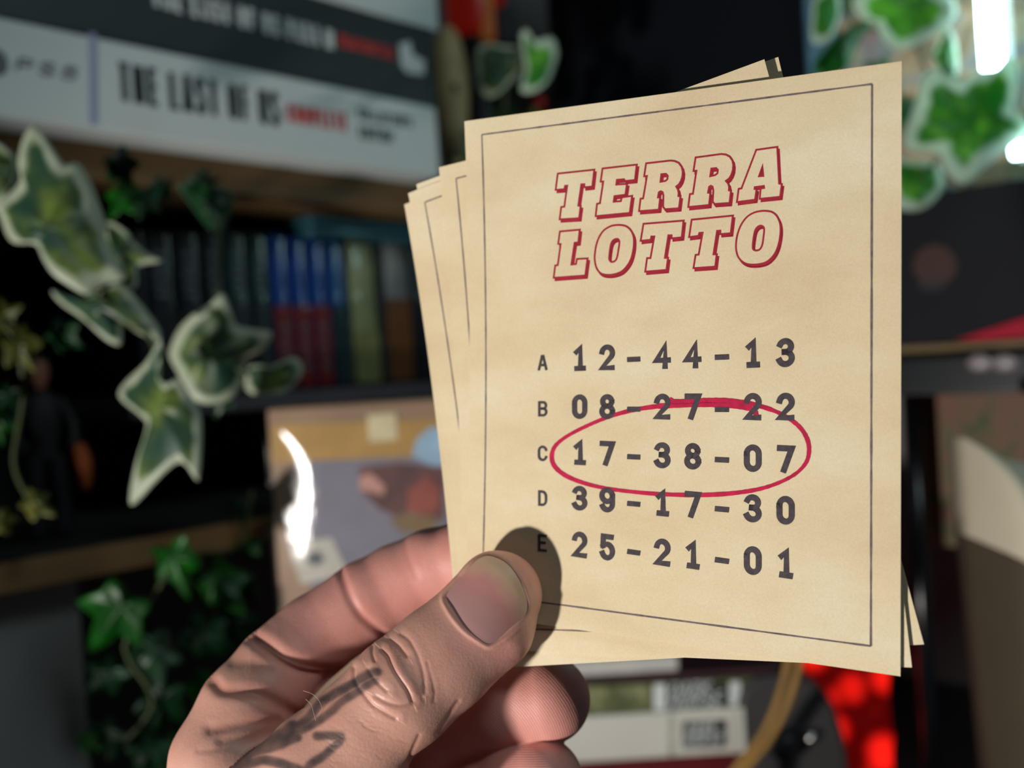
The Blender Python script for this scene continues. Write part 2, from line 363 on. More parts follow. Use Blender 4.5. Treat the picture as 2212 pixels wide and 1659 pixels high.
# ================================================================== slim cases on the middle board
def case_row():
    WB = -.075
    cols = [(296, 321, 492, 'k', 'dark slim case first in the row, half hidden by ivy'), (324, 386, 492, 'k', 'wide dark slim case with faint grey spine writing'),
            (390, 443, 493, 'k', 'dark slim case third in the row, grey writing on a brownish edge'), (447, 493, 494, 'k', 'dark slim case fourth in the row, standing behind the ivy tip'),
            (497, 544, 496, 'g', 'dark green slim case fifth in the row with bright glossy top'), (548, 589, 500, 'g', 'dark green slim case just left of the blue ones'),
            (592, 633, 503, 'b', 'blue and red slim case, leftmost of the blue ones'), (635, 674, 507, 'b', 'blue and red slim case second from the left of the blue ones'),
            (676, 714, 511, 'b', 'blue and red slim case third from the left of the blue ones'), (716, 756, 515, 't', 'blue slim case with dark teal lower half beside the cream one'),
            (759, 817, 519, 'c', 'cream slim case right of the blue ones'), (819, 832, 520, 'k', 'thin dark case between the cream and the grey case'),
            (834, 888, 520, 'r', 'slim case with grey upper and brown lower spine beside the tickets'), (890, 935, 520, 'k', 'dark slim case rightmost in the row, touching the tickets')]
    C = {'k': srgb(22, 28, 34), 'g': srgb(24, 52, 50), 'b': srgb(16, 60, 138), 'c': srgb(132, 142, 100), 'r': srgb(120, 124, 122), 't': srgb(18, 70, 128)}
    lower = {'b': srgb(108, 10, 20), 't': srgb(12, 40, 48), 'r': srgb(100, 60, 28), 'k': srgb(20, 22, 28), 'g': srgb(18, 30, 36), 'c': srgb(118, 122, 76)}
    spl = {'b': 660, 't': 660, 'r': 645, 'k': 668, 'g': 662, 'c': 716}
    for i, (x0, x1, yt, k, lab) in enumerate(cols):
        s0 = FL.st(x0, 660, WB)[0]; s1 = FL.st(x1, 660, WB)[0]; t1 = FL.st((x0 + x1) / 2, yt, WB)[1]; ts = FL.st((x0 + x1) / 2, spl[k], WB)[1]
        e = empty('slim_case', FL.P((s0 + s1) / 2, WB - .05, tm1), lab, 'case', 'slim cases on the middle board')
        mu = mat('case_' + k, C[k], .28, .08, 80, coat=.4); ml = mat('case_low_' + k, lower[k], .35, .12, 80, coat=.2)
        mb = MB(); FL.box(mb, s0, s1, WB - .13, WB, tm1 + .0002, t1, min(.005, (s1 - s0) * .35)); mb.build('case_shell', mu, e, True)
        mb = MB(); FL.box(mb, s0 + .0008, s1 - .0008, WB - .004, WB + .0007, tm1 + .002, ts, .0012); mb.build('spine_insert', ml, e)
        if k in 'kgb' and x1 - x0 > 30:
            h = ts - tm1; mid_ = (s0 + s1) / 2; wd_ = (s1 - s0) * .42
            rows = [(ts + (t1 - ts) * f, .0022) for f in (.15, .27, .40, .52, .66)] if k != 'b' else [(tm1 + h * f, .0022) for f in (.25, .38, .5, .62, .74)]
            V = []; F = []; wo = WB + (.0009 if k == 'b' else .0003)
            for q, (tt, hh) in enumerate(rows):
                n = len(V); V += [(mid_ - wd_ * (.55 + .1 * (q % 3)), tt), (mid_ + wd_ * (.6 - .1 * (q % 2)), tt), (mid_ + wd_ * (.6 - .1 * (q % 2)), tt + hh), (mid_ - wd_ * (.55 + .1 * (q % 3)), tt + hh)]; F.append((n, n + 1, n + 2, n + 3))
            FL.poly2d('spine_writing', V, F, wo, mat('faint_spine_print', srgb(96, 104, 112), .5, .2), e)
case_row()
# glossy tin atop the cases, cyan neon reflection painted into its colour
w_ = -.06; s0 = FL.st(672, 480, w_)[0]; s1 = FL.st(950, 480, w_)[0]; t0 = FL.st(850, 522, w_)[1]; t1 = tb1 - .002
tin = empty('tin_box', FL.P((s0 + s1) / 2, w_ - .05, t0), 'glossy tin with the cyan neon reflection in its colour, lying on top of the slim cases', 'tin')
TIN = mat('cyan_reflection_tin', srgb(58, 112, 124), .2, .1, 30, metal=.3)
mb = MB(); FL.box(mb, s0, s1, w_ - .11, w_, t0 + .0004, t1 - (t1 - t0) * .42, .004); mb.build('tin_body', TIN, tin, True)
mb = MB(); FL.box(mb, s0 - .001, s1 + .001, w_ - .111, w_ + .001, t1 - (t1 - t0) * .40, t1, .005); mb.build('tin_lid', TIN, tin, True)

# ================================================================== things at the end of the upper board
w_ = -.05
def Lfoot(px, w=-.05): return FL.P(FL.st(px, 380, w)[0], w, tb0 + .0003)
TAN = mat('tan_resin', srgb(168, 148, 104), .55, .2, 40)
b_ = Lfoot(985); hgt = FL.st(985, 62, w_)[1] - tb0; r_ = .0145
fg = empty('figurine', b_, 'tan rounded figurine with a dark hole, standing right of the boxes', 'figurine')
prof = [(.009, 0), (.011, .004), (.010, hgt * .18), (.012, hgt * .33), (r_, hgt * .5), (r_ * 1.05, hgt * .66), (r_ * .92, hgt * .82), (r_ * .6, hgt * .95), (.002, hgt)]
mb = MB(); mb.lathe(b_, [tuple(p) for p in catmull(prof, 4)], n=32); mb.build('body', TAN, fg, True)
hc = onplane(983, 190, b_ - nL * 0 + np.array([0, -r_ * 1.0, 0]), np.array([0, -1., 0]))
mb = MB(); mb.lathe(hc + np.array([0, .006, 0]), [(.0042, 0), (.0045, .004), (.0034, .0068), (.001, .0072)], ax=(0, -1, 0), n=20, sx=.7); mb.build('dark_hole', mat('matt_black', srgb(6, 6, 6), .9), fg, True)
REDG = mat('red_glass', srgb(120, 8, 4), .35, .5, 30, emit=(1.0, .03, .0), estr=.06)
w2 = -.10; sx_ = min(FL.st(1112, 380, w2)[0], SE - .035); b_ = FL.P(sx_, w2, tb0 + .0003); hh = FL.st(1112, -60, w2)[1] - tb0; hk = FL.st(1112, 118, w2)[1] - tb0
rl = empty('red_lantern', b_, 'tall dark lantern with a red glass head, behind the ivy tuft', 'lantern')
wd_ = .027
mb = MB(); mb.lathe(b_, [(wd_ * .8, 0), (wd_ * .85, .01), (wd_ * .6, .02), (wd_ * .5, hk * .5), (wd_ * .7, hk - .006), (wd_ * .9, hk)], n=24); mb.build('stand', mat('plate_black', srgb(10, 6, 8), .6), rl, True)
mb = MB(); mb.lathe(b_ + ZZ * (hk + .0003), [(wd_ * .9, 0), (wd_ * 1.0, .008), (wd_ * 1.02, (hh - hk) * .6), (wd_, (hh - hk) * .95), (wd_ * .8, hh - hk)], n=24); mb.build('glass_head', REDG, rl, True)
cc = onplane(1094, 50, b_ - np.array([0, wd_ + .003, 0]), np.array([0, -1., 0]))
mb = MB(); mb.box(cc - np.array([.009, 0, .018]), (.017, 0, 0), (0, .016, 0), (0, 0, .034), .003); mb.build('front_plate', MATS['plate_black'], rl)
mb = MB(); mb.box(cc + np.array([-.024, .004, -.012]), (.014, 0, 0), (0, .014, 0), (0, 0, .045), .003); mb.build('amber_strip', mat('amber_glass', srgb(130, 62, 8), .4, .2, emit=(1, .3, .02), estr=.06), rl)
mb = MB(); q_ = onplane(1163, 222, b_ - np.array([0, .03, 0]), np.array([0, -1., 0])); mb.lathe(q_ - ZZ * .007, [(.001, 0), (.005, .0015), (.0075, .007), (.005, .0125), (.001, .014)], n=16); mb.build('red_bead', mat('red_bead', srgb(150, 10, 14), .4), rl, True)

# ================================================================== black cabinet and lit recess of the right rack
BLK = mat('black_cabinet', srgb(7, 11, 18), .8, .15, 6, spec=.15)
cab = empty('cabinet', FR.P(.2, -.1, -.1), 'black cabinet panel rising behind the top of the tickets', 'cabinet')
w_ = -.03
s0, s1 = FR.st(1742, 80, w_)[0], FR.st(1185, 80, w_)[0]
s1 = min(s1, s0 + .75)
tbot = FR.st(2080, 405, 0)[1]
mb = MB(); FR.box(mb, s0, s1, w_ - .008, w_, tbot - .02, .6, .001); mb.build('panel', BLK, cab)
mb = MB(); FR.box(mb, s0 - .004, s0 - .0002, w_ - .25, w_ + .003, tbot + .0005, .6, .001); mb.build('edge_strip', mat('blue_grey_edge', srgb(60, 92, 110), .4, .1), cab)
def mottled(name, cols, scale):
    m = bpy.data.materials.new(name); m.use_nodes = True; nt = m.node_tree; b = nt.nodes['Principled BSDF']
    tc = nt.nodes.new('ShaderNodeTexCoord'); n = nt.nodes.new('ShaderNodeTexNoise'); n.inputs['Scale'].default_value = scale; n.inputs['Detail'].default_value = 3; n.inputs['Distortion'].default_value = .6
    nt.links.new(tc.outputs['Object'], n.inputs['Vector']); r = nt.nodes.new('ShaderNodeValToRGB'); e = r.color_ramp.elements
    e[0].position = .32; e[0].color = (*cols[0], 1); e[1].position = .68; e[1].color = (*cols[-1], 1)
    for k, c in enumerate(cols[1:-1]): q = e.new(.32 + .36 * (k + 1) / (len(cols) - 1)); q.color = (*c, 1)
    nt.links.new(n.outputs['Fac'], r.inputs['Fac']); nt.links.new(r.outputs['Color'], b.inputs['Base Color']); b.inputs['Roughness'].default_value = .6; return m
MOSS = mottled('mossy_print', [srgb(96, 108, 86), srgb(140, 112, 88), srgb(176, 150, 118), srgb(120, 130, 130), srgb(150, 112, 108)], 34)
w_ = -.075; p0 = FR.st(1735, -150, w_); p1 = FR.st(2500, 440, w_)
mb = MB(); FR.box(mb, p1[0], FR.st(1742, 80, -.03)[0] - .005, w_ - .004, w_, tbot + .0005, .45, .001); ps = mb.build('backdrop_panel', MOSS)
tag(ps, 'mossy brown and grey picture panel behind the lit ivy', 'picture')

# black carton with the round emblem, on the right rack
CART = mat('black_carton', srgb(20, 22, 28), .7, .12, 12, spec=.25)
s0 = FR.st(2420, 500)[0]; s1 = FR.st(1880, 500)[0]; t1 = tbot; t0 = FR.st(2080, 738)[1]
ct = empty('black_carton', FR.P((s0 + s1) / 2, -.1, t0), 'black carton with a faint rust red emblem, right of the tickets', 'carton')
mb = MB(); FR.box(mb, s0, s1, -.24, 0, t0 + .0002, t1, .002); mb.build('carton', CART, ct)
def disc(fr, cx_, cy_, rx, ry, w, m, parent, name):
    fr.patch(name, [(cx_ + rx * math.cos(2 * math.pi * k / 28), cy_ + ry * math.sin(2 * math.pi * k / 28)) for k in range(28)], w, m, parent)
disc(FR, 2020, 573, 48, 44, .0004, mat('rust_print', srgb(58, 27, 19), .6, .3, 60), ct, 'printed_emblem')
disc(FR, 2012, 618, 30, 10, .0005, mat('navy_print', srgb(16, 14, 34), .6), ct, 'printed_emblem')
rk = empty('rack', FR.P(.05, -.12, -.1), 'black rack shelf below the carton on the right', 'shelf')
ta = FR.st(2080, 766)[1]; tb_ = FR.st(2080, 850)[1]
mb = MB(); FR.box(mb, FR.st(2500, 800)[0], FR.st(1700, 800)[0], -.28, .012, tb_, ta, .002); mb.build('shelf_board', mat('black_gloss', srgb(8, 16, 22), .3, .1), rk)
mb = MB(); FR.box(mb, FR.st(2500, 800)[0], FR.st(1700, 800)[0], -.28, -.002, ta + .0003, t0 - .0006, .001); mb.build('brass_edge', mat('brass_line', srgb(110, 86, 40), .45, .2), rk)
for x in (2118, 2172):  # pale raised dots in place of lamp reflections on the glossy board edge
    p = onplane(x, 784, FR.P(0, .0115, 0), nR); mb = MB(); mb.lathe(p, [(.0055, 0), (.0055, .002), (.004, .0035), (.001, .004)], ax=nR, n=20, sx=1.4, xdir=uR); mb.build('shelf_glint', mat('grey_glint', srgb(150, 140, 140), .35, .1), rk, True)
pz = [onplane(1968, y, FR.P(0, -.02, 0), nR) for y in (850, 1659)]
pz[1] = np.array([pz[0][0], pz[0][1], ZD]); pz[0][2] = RP(0, 0, tb_)[2]
mb = MB(); mb.tube(pz, .0062, 16); mb.build('post', mat('black_steel', srgb(16, 18, 20), .25, .1), rk, True)
s0 = FR.st(2300, 720, .006)[0]; s1 = FR.st(2060, 745, .006)[0]
V = [FR.P(s1, .006, t0 - .0005 + .0003), FR.P(s0, .006, t0), FR.P(s0, .006, t0 + .019), FR.P(s1, -.2, t0), FR.P(s0, -.2, t0), FR.P(s0, -.2, t0 + .019)]
wedge = empty('red_cloth', FR.P(s0, 0, t0), 'red cloth edge sticking out under the black carton', 'cloth')
V = [FR.P(s1, .0008, t0 + .0006), FR.P(s0, .0008, t0 + .0006), FR.P(s0, .0008, t0 + .019), FR.P(s1, .004, t0 + .0006), FR.P(s0, .007, t0 + .0006), FR.P(s0, .007, t0 + .019)]
mk('cloth_fold', V, [(0, 1, 2), (3, 5, 4), (0, 3, 4, 1), (1, 4, 5, 2), (2, 5, 3, 0)], mat('crimson_cloth', srgb(170, 12, 44), .8, .2), wedge)

# camouflage patterned board and beige vase below
CAMO = mottled('camouflage_print', [srgb(54, 70, 30), srgb(96, 84, 48), srgb(120, 74, 60), srgb(72, 92, 40)], 55)
w_ = -.05; s0 = FR.st(2450, 1000, w_)[0]; s1 = FR.st(1988, 1000, w_)[0]
mb = MB(); FR.box(mb, s0, s1, w_ - .006, w_, FR.st(2040, 1180, w_)[1], tb_ - .0005, .001); o = mb.build('camouflage_board', CAMO); tag(o, 'camouflage patterned board hanging under the black rack shelf', 'board')
bag = empty('paper_bag', np.array([at(2250, 1500, .48)[0], at(2250, 1500, .48)[1], ZD]), 'bag at the right edge, sloping top coloured as lit, body coloured as shaded', 'bag')
V = []; F = []; NI, NJ = 24, 30
for i in range(NI + 1):
    u_ = i / NI; x_ = 2088 + 330 * u_; y_ = 946 + 150 * u_ + 10 * math.sin(u_ * 9)
    tp = at(x_, y_, .50)
    edge = min(1, min(u_, 1 - u_) * 7); edge = math.sqrt(max(0, 1 - (1 - edge) ** 2))
    for j in range(NJ + 1):
        v_ = j / NJ
        if j <= 12: a_ = j / 12 * math.pi / 2; q = tp + np.array([0.0, -.045 * math.sin(a_) * edge, -.040 * (1 - math.cos(a_))])
        else: k = (j - 12) / (NJ - 12); q = tp + np.array([.012 * k, -.045 * edge + .006 * math.sin(k * 5), 0]); q[2] = (tp[2] - .040) * (1 - k) + (ZD + .0003) * k
        V.append(q)
n0 = len(V); 
for i in range(NI + 1):
    for j in range(NJ + 1): q = V[i * (NJ + 1) + j].copy(); q[1] = V[i * (NJ + 1)][1] + .02; V.append(q)
for i in range(NI):
    for j in range(NJ):
        a_ = i * (NJ + 1) + j; F.append((a_, a_ + 1, a_ + NJ + 2, a_ + NJ + 1)); F.append((n0 + a_, n0 + a_ + NJ + 1, n0 + a_ + NJ + 2, n0 + a_ + 1))
    F.append((i * (NJ + 1), (i + 1) * (NJ + 1), n0 + (i + 1) * (NJ + 1), n0 + i * (NJ + 1)))
for j in range(NJ):
    F.append((j, n0 + j, n0 + j + 1, j + 1)); a_ = NI * (NJ + 1) + j; F.append((a_, a_ + 1, n0 + a_ + 1, n0 + a_))
def jrow(f): return max((i % n0) % (NJ + 1) for i in f)
BAG_LIT = mat('lit_cloth', srgb(206, 196, 172), .6, .06, 14, bump=.2, bscale=60); BAG_SHADED = mat('shaded_cloth', srgb(74, 64, 48), .75, .12, 14, bump=.2, bscale=60)  # light on the top and shade below are put into the colours
for nm_, mm_, keep in (('bag_lit_shoulder', BAG_LIT, lambda f: jrow(f) <= 13), ('bag_shaded_body', BAG_SHADED, lambda f: jrow(f) > 13)):
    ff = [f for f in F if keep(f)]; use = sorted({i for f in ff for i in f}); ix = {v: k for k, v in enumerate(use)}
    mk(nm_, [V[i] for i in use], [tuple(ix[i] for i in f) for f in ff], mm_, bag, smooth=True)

# ================================================================== neon sign
NEON = mat('neon_tube_glow', (.9, 1, 1), .3, 0, emit=(.62, .98, 1.0), estr=22.0)
ns = empty('neon_sign', FR.P(0, 0, tbot), 'white glowing neon tubes in front of the ivy at the top right', 'neon sign')
wn = -.012
rn = 23 * .60 / FPX
def Rp(x, y, w): return onplane(x, y, FR.P(0, w, 0), nR)
mb = MB(); mb.tube([Rp(2128, -190, wn), Rp(2134, -60, wn), Rp(2140, 60, wn), Rp(2145, 146, wn)], [rn, rn, rn, rn * .95], 16); mb.build('neon_tube', NEON, ns, True)
mb = MB(); mb.tube(catmull([Rp(2188, 326, wn), Rp(2240, 318, wn), Rp(2320, 306, wn)], 4), rn * .72, 16); mb.build('neon_tube', NEON, ns, True)
ACR = mat('clear_acrylic', (.85, .95, .95), .08, 0, trans=1.0)
mb = MB(); mb.box(Rp(2180, 395, wn - .012), ZZ * .20, nR * .003, -uR * .10, .0006); mb.build('acrylic_plate', ACR, ns)

# ================================================================== boxed item in a clear sleeve
d_ = .545
FB = Frame(at(770, 1100, d_), (1, 0, 0), (0, -1, 0))
s0 = FB.st(584, 1000)[0]; s1 = FB.st(1010, 1000)[0]; t1 = FB.st(770, 872)[1]; t0 = ZD - FB.O[2]
bxp = empty('boxed_figure', FB.P((s0 + s1) / 2, -.03, t0), 'brown printed box in a shiny clear sleeve behind the hand', 'box')
BRN = mat('brown_card', srgb(150, 120, 94), .6, .12, 25)
mb = MB(); FB.box(mb, s0, s1, -.034, 0, t0 + .0003, t1, .002); mb.build('carton', BRN, bxp)
def Bp(name, pts, col, w, rough=.6, var=.12, sc=60): FB.patch(name, pts, w, mat('print_%d_%d_%d' % col, srgb(*col), rough, var, sc), bxp)
Bp('printed_band', [(586, 918), (950, 905), (950, 990), (586, 1000)], (176, 136, 72), .0004)
Bp('printed_picture', [(648, 996), (1005, 984), (1005, 1330), (680, 1350)], (116, 112, 124), .0006, var=.25, sc=18)
Bp('printed_shape', [(775, 1010), (860, 1000), (960, 1010), (960, 1120), (900, 1135), (820, 1100), (780, 1060)], (98, 60, 58), .0008, var=.35, sc=60)
Bp('printed_shape', [(778, 1030), (800, 1022), (832, 1050), (828, 1070), (800, 1062), (778, 1058)], (190, 138, 124), .0010)
Bp('printed_shape', [(880, 1060), (920, 1030), (950, 1050), (945, 1105), (905, 1120), (880, 1100)], (142, 70, 58), .0010, var=.3)
Bp('printed_shape', [(840, 1125), (880, 1105), (950, 1120), (930, 1150), (870, 1150)], (122, 98, 66), .0011)
Bp('printed_corner', [(900, 950), (925, 925), (1005, 915), (1005, 1010), (930, 1005), (890, 985)], (150, 180, 204), .0009)
Bp('printed_label', [(622, 1172), (716, 1162), (752, 1240), (650, 1262)], (190, 184, 172), .0009)
Bp('printed_blot', [(665, 1195), (690, 1190), (702, 1212), (680, 1224), (662, 1212)], (84, 88, 92), .0011)
Bp('printed_sticker', [(793, 896), (856, 892), (858, 950), (797, 955)], (206, 192, 152), .0009)
m = bpy.data.materials.new('clear_film'); m.use_nodes = True; nt = m.node_tree; nt.nodes.remove(nt.nodes['Principled BSDF'])
tr = nt.nodes.new('ShaderNodeBsdfTransparent'); gl = nt.nodes.new('ShaderNodeBsdfGlossy'); gl.inputs['Roughness'].default_value = .17; gl.inputs['Color'].default_value = (1, 1, 1, 1)
lf = nt.nodes.new('ShaderNodeLayerWeight'); lf.inputs['Blend'].default_value = .25
pw = nt.nodes.new('ShaderNodeMath'); pw.operation = 'POWER'; nt.links.new(lf.outputs['Facing'], pw.inputs[0]); pw.inputs[1].default_value = 4
lw = nt.nodes.new('ShaderNodeMath'); lw.operation = 'MULTIPLY_ADD'; nt.links.new(pw.outputs[0], lw.inputs[0]); lw.inputs[1].default_value = .4; lw.inputs[2].default_value = .045
nzz = nt.nodes.new('ShaderNodeTexNoise'); nzz.inputs['Scale'].default_value = 60; bpz = nt.nodes.new('ShaderNodeBump'); bpz.inputs['Strength'].default_value = .05; nt.links.new(nzz.outputs['Fac'], bpz.inputs['Height']); nt.links.new(bpz.outputs['Normal'], gl.inputs['Normal'])
ms = nt.nodes.new('ShaderNodeMixShader'); nt.links.new(lw.outputs[0], ms.inputs[0]); nt.links.new(tr.outputs[0], ms.inputs[1]); nt.links.new(gl.outputs[0], ms.inputs[2]); nt.links.new(ms.outputs[0], nt.nodes['Material Output'].inputs[0])
ARC = catmull([FB.st(x, y) for x, y in ((682, 1178), (688, 1120), (693, 1070), (690, 1020), (677, 980), (652, 948), (622, 922))], 8)
lampw = c2w(LAMP); AK = [.0018]           # crest height of the fold along the arc: its line stays square to the half-way vector of the lamp
for i in range(1, len(ARC)):
    p_ = FB.P(ARC[i][0], AK[-1], ARC[i][1]); l_ = lampw - p_; v_ = CP - p_; h_ = l_ / np.linalg.norm(l_) + v_ / np.linalg.norm(v_)
    hs, hw, ht = float(np.dot(h_, FB.u)), float(np.dot(h_, FB.n)), float(h_[2]); ds, dt = ARC[i] - ARC[i - 1]
    AK.append(AK[-1] - (hs * ds + ht * dt) / hw)
AK = np.array(AK)
NU, NV = 110, 120; V = []; F = []
for j in range(NV + 1):
    for i in range(NU + 1):
        s_ = s0 - .001 + (s1 - s0 + .002) * i / NU; t_ = t0 + .001 + (t1 - t0) * j / NV
        dq = np.hypot(s_ - ARC[:, 0], t_ - ARC[:, 1]); ii = int(np.argmin(dq)); k = AK[ii] * math.exp(-(dq[ii] / (.012 + .008 * math.sin(math.pi * ii / len(ARC)))) ** 2)
        V.append(FB.P(s_, 0.0022 + k + .0002 * math.sin(s_ * 40) * math.cos(t_ * 31), t_))
for j in range(NV):
    for i in range(NU): a = j * (NU + 1) + i; F.append((a, a + 1, a + NU + 2, a + NU + 1))
mk('clear_sleeve', V, F, m, bxp, smooth=True)

# ================================================================== books lying on the desk
def Fbook(label, x0, x1, y0, y1, m, w, tlo=None, depth=.16):
    a0 = FF.st(x0, (y0 + y1) / 2, w)[0]; a1 = FF.st(x1, (y0 + y1) / 2, w)[0]; hi_ = FF.st(1430, y0, w)[1]; lo_ = tlo if tlo is not None else FF.st(1430, y1, w)[1]
    e = empty('book', FF.P((a0 + a1) / 2, w - depth / 2, lo_), label, 'book', 'books stacked on the desk')
    mb = MB(); FF.box(mb, a0, a1, w - depth, w, lo_ + .0002, hi_, .0012); mb.build('cover', m, e); return e, hi_
CREAM = mat('cream_card', srgb(206, 202, 192), .6, .04, 20)
b4, h4 = Fbook('dark red book at the bottom of the desk stack', 1150, 1566, 1632, 0, mat('dark_red_card', srgb(92, 10, 18), .5, .15), -.004, ZD - FF.O[2])
b3, h3 = Fbook('cream book on the dark red one with a black spine label', 1130, 1613, 1538, 0, CREAM, 0, h4)
b2, h2 = Fbook('book with a green picture spine and black label above the cream book', 1150, 1600, 1475, 0, mat('olive_card', srgb(88, 92, 58), .5, .35, 60), -.004, h3)
b1, h1 = Fbook('dark maroon book topmost of the desk stack', 1140, 1640, 1457, 0, mat('maroon_card', srgb(66, 36, 42), .5, .15), -.008, h2)
def Fpatch(e, name, x0, x1, y0, y1, w, m): FF.patch(name, [(x0, y0), (x1, y0 - (x1 - x0) * .03), (x1, y1 - (x1 - x0) * .03), (x0, y1)], w, m, e)
Fpatch(b3, 'black_label', 1474, 1570, 1558, 1616, .0004, INKD); Fpatch(b2, 'black_label', 1440, 1572, 1480, 1535, -.004 + .0004, INKD)
Fpatch(b2, 'white_band', 1412, 1438, 1478, 1536, -.004 + .0004, INKW); Fpatch(b2, 'white_band', 1576, 1599, 1473, 1532, -.004 + .0004, INKW)
Fpatch(b2, 'green_picture', 1180, 1410, 1484, 1540, -.004 + .0003, mottled('olive_picture', [srgb(60, 66, 40), srgb(96, 100, 60), srgb(150, 150, 110)], 50))
Fpatch(b3, 'grey_hinge', 1444, 1456, 1545, 1634, .0004, mat('grey_hinge', srgb(168, 166, 152), .6)); Fpatch(b3, 'grey_hinge', 1588, 1594, 1540, 1630, .0004, MATS['grey_hinge'])
for e, w, (x0, y0, x1, y1), wt in ((b2, -.004, (1448, 1476, 1536, 1497), .0011), (b3, 0, (1484, 1562, 1546, 1580), .0009)):
    FF.text('printed_name', 'DARK', (x0, y0), (x1, y1), w + .0006, wt, INKW, e, .25, .3)
for e, w, (x0, y0, x1, y1), wt in ((b2, -.004, (1446, 1500, 1562, 1524), .0012), (b3, 0, (1480, 1583, 1564, 1605), .0010)):
    FF.text('printed_name', 'HORSE', (x0, y0), (x1, y1), w + .0006, wt, INKW, e, .25, .3)
a0 = FF.st(1200, 1430, -.012)[0]; a1 = FF.st(1466, 1430, -.012)[0]
mb = MB(); FF.box(mb, a0, a1, -.14, -.012, h1 + .0003, h1 + .011, .002); o = mb.build('paper_pad', mat('off_white_pad', srgb(196, 192, 184), .7, .06)); tag(o, 'off white paper pad lying on the maroon book', 'notepad')

# ================================================================== dark grey speaker with cord, red glowing lamp
out = [(1594, 1530), (1606, 1488), (1640, 1466), (1700, 1460), (1756, 1472), (1796, 1515), (1822, 1580), (1836, 1650), (1842, 1720)]
FS = Frame(at(1720, 1600, .60), (1, 0, 0), (0, -1, 0)); zb = ZD - FS.O[2] + .0003
pts = [FS.st(x, y) for x, y in out]; pts = [(pts[0][0], zb)] + [tuple(p) for p in catmull(pts, 4)]; pts[-1] = (pts[-1][0], zb)
pts = [p for p in pts if p[1] > zb - 1e-6]
sp = empty('speaker', FS.P(0, -.03, zb), 'dark grey rounded speaker with knob in front of the red lamp', 'speaker')
bm = bmesh.new(); vs = [bm.verts.new(FS.P(a, 0, t)) for a, t in pts]; f0 = bm.faces.new(vs); r = bmesh.ops.extrude_face_region(bm, geom=[f0])
for v in r['geom']:
    if isinstance(v, bmesh.types.BMVert): v.co += Vector((0, .055, 0))
bmesh.ops.recalc_face_normals(bm, faces=bm.faces[:])
ed = [e for e in bm.edges if any(len(f.verts) > 6 for f in e.link_faces)]
bmesh.ops.bevel(bm, geom=ed, offset=.004, segments=3, affect='EDGES', profile=.5)
bm.verts.index_update(); mk('housing', [v.co[:] for v in bm.verts], [[v.index for v in f.verts] for f in bm.faces], mat('dark_grey_plastic', srgb(58, 55, 55), .6, .1, 40), sp); bm.free()
kc = onplane(1692, 1606, FS.P(0, 0, 0), np.array([0, -1., 0]))
mb = MB(); mb.lathe(kc, [(.010, 0), (.0105, .003), (.0095, .009), (.006, .0115), (.001, .012)], ax=(0, -1, 0), n=28); mb.build('knob', mat('black_rubber', srgb(18, 16, 18), .45), sp, True)
kc = onplane(1748, 1592, FS.P(0, 0, 0), np.array([0, -1., 0]))
mb = MB(); mb.lathe(kc, [(.0042, 0), (.0044, .003), (.0036, .006), (.001, .007)], ax=(.15, -1, .3), n=20); mb.build('steel_stud', mat('bright_steel', srgb(190, 188, 184), .2, .05, metal=1.0), sp, True)
CORD = mat('tan_cord', srgb(150, 112, 52), .6, .15, 90)
e = empty('cord', at(1600, 1700, .52), 'tan double cord hanging down past the speaker', 'cord')
for off in (0, 23):
    pl = [(1712 + off, 1340), (1704 + off * 1.1, 1420), (1690 + off * 1.1, 1480), (1668 + off, 1545), (1634 + off, 1606), (1588 + off, 1662), (1545 + off, 1740), (1530 + off, 1850)]
    mb = MB(); mb.tube(catmull([at(x, y, .535) for x, y in pl], 5), 8.2 * .535 / FPX, 10); mb.build('strand', CORD, e, True)
def glow_mat():
    m = bpy.data.materials.new('red_lamp_glass'); m.use_nodes = True; nt = m.node_tree; b = nt.nodes['Principled BSDF']
    tc = nt.nodes.new('ShaderNodeTexCoord'); n = nt.nodes.new('ShaderNodeTexVoronoi'); n.inputs['Scale'].default_value = 38; nt.links.new(tc.outputs['Object'], n.inputs['Vector'])
    r = nt.nodes.new('ShaderNodeValToRGB'); r.color_ramp.elements[0].position = .15; r.color_ramp.elements[0].color = (1, .012, .006, 1); r.color_ramp.elements[1].position = .62; r.color_ramp.elements[1].color = (.06, .0, .0, 1)
    nt.links.new(n.outputs['Distance'], r.inputs['Fac']); nt.links.new(r.outputs['Color'], b.inputs['Emission Color']); b.inputs['Emission Strength'].default_value = 1.3
    b.inputs['Base Color'].default_value = (.2, .005, .004, 1); b.inputs['Roughness'].default_value = .3; return m
FG = Frame(at(1825, 1550, .69), (1, 0, 0), (0, -1, 0)); zb = ZD - FG.O[2] + .0003
a0 = FG.st(1722, 1550)[0]; a1 = FG.st(1924, 1550)[0]; tt = FG.st(1825, 1385)[1]
lp = empty('red_lamp', FG.P((a0 + a1) / 2, -.03, zb), 'glowing red glass block lamp behind the speaker', 'lamp')
bm = bmesh.new(); bmesh.ops.create_cube(bm, size=1); bmesh.ops.subdivide_edges(bm, edges=bm.edges[:], cuts=9, use_grid_fill=True)
V = []
for v in bm.verts:
    q = FG.P(a0 + (a1 - a0) * (v.co.x + .5), -.06 * (v.co.y + .5), zb + .012 + (tt - zb - .012) * (v.co.z + .5)); V.append(q + np.array(mnoise.noise_vector(Vector(q) * 60)) * .0032)
bm.verts.index_update(); mk('glass_block', V, [[v.index for v in f.verts] for f in bm.faces], glow_mat(), lp); bm.free()
mb = MB(); FG.box(mb, a0 + .004, a1 - .004, -.056, -.004, zb, zb + .0085, .002); mb.build('base', mat('plate_black', (0, 0, 0)), lp)

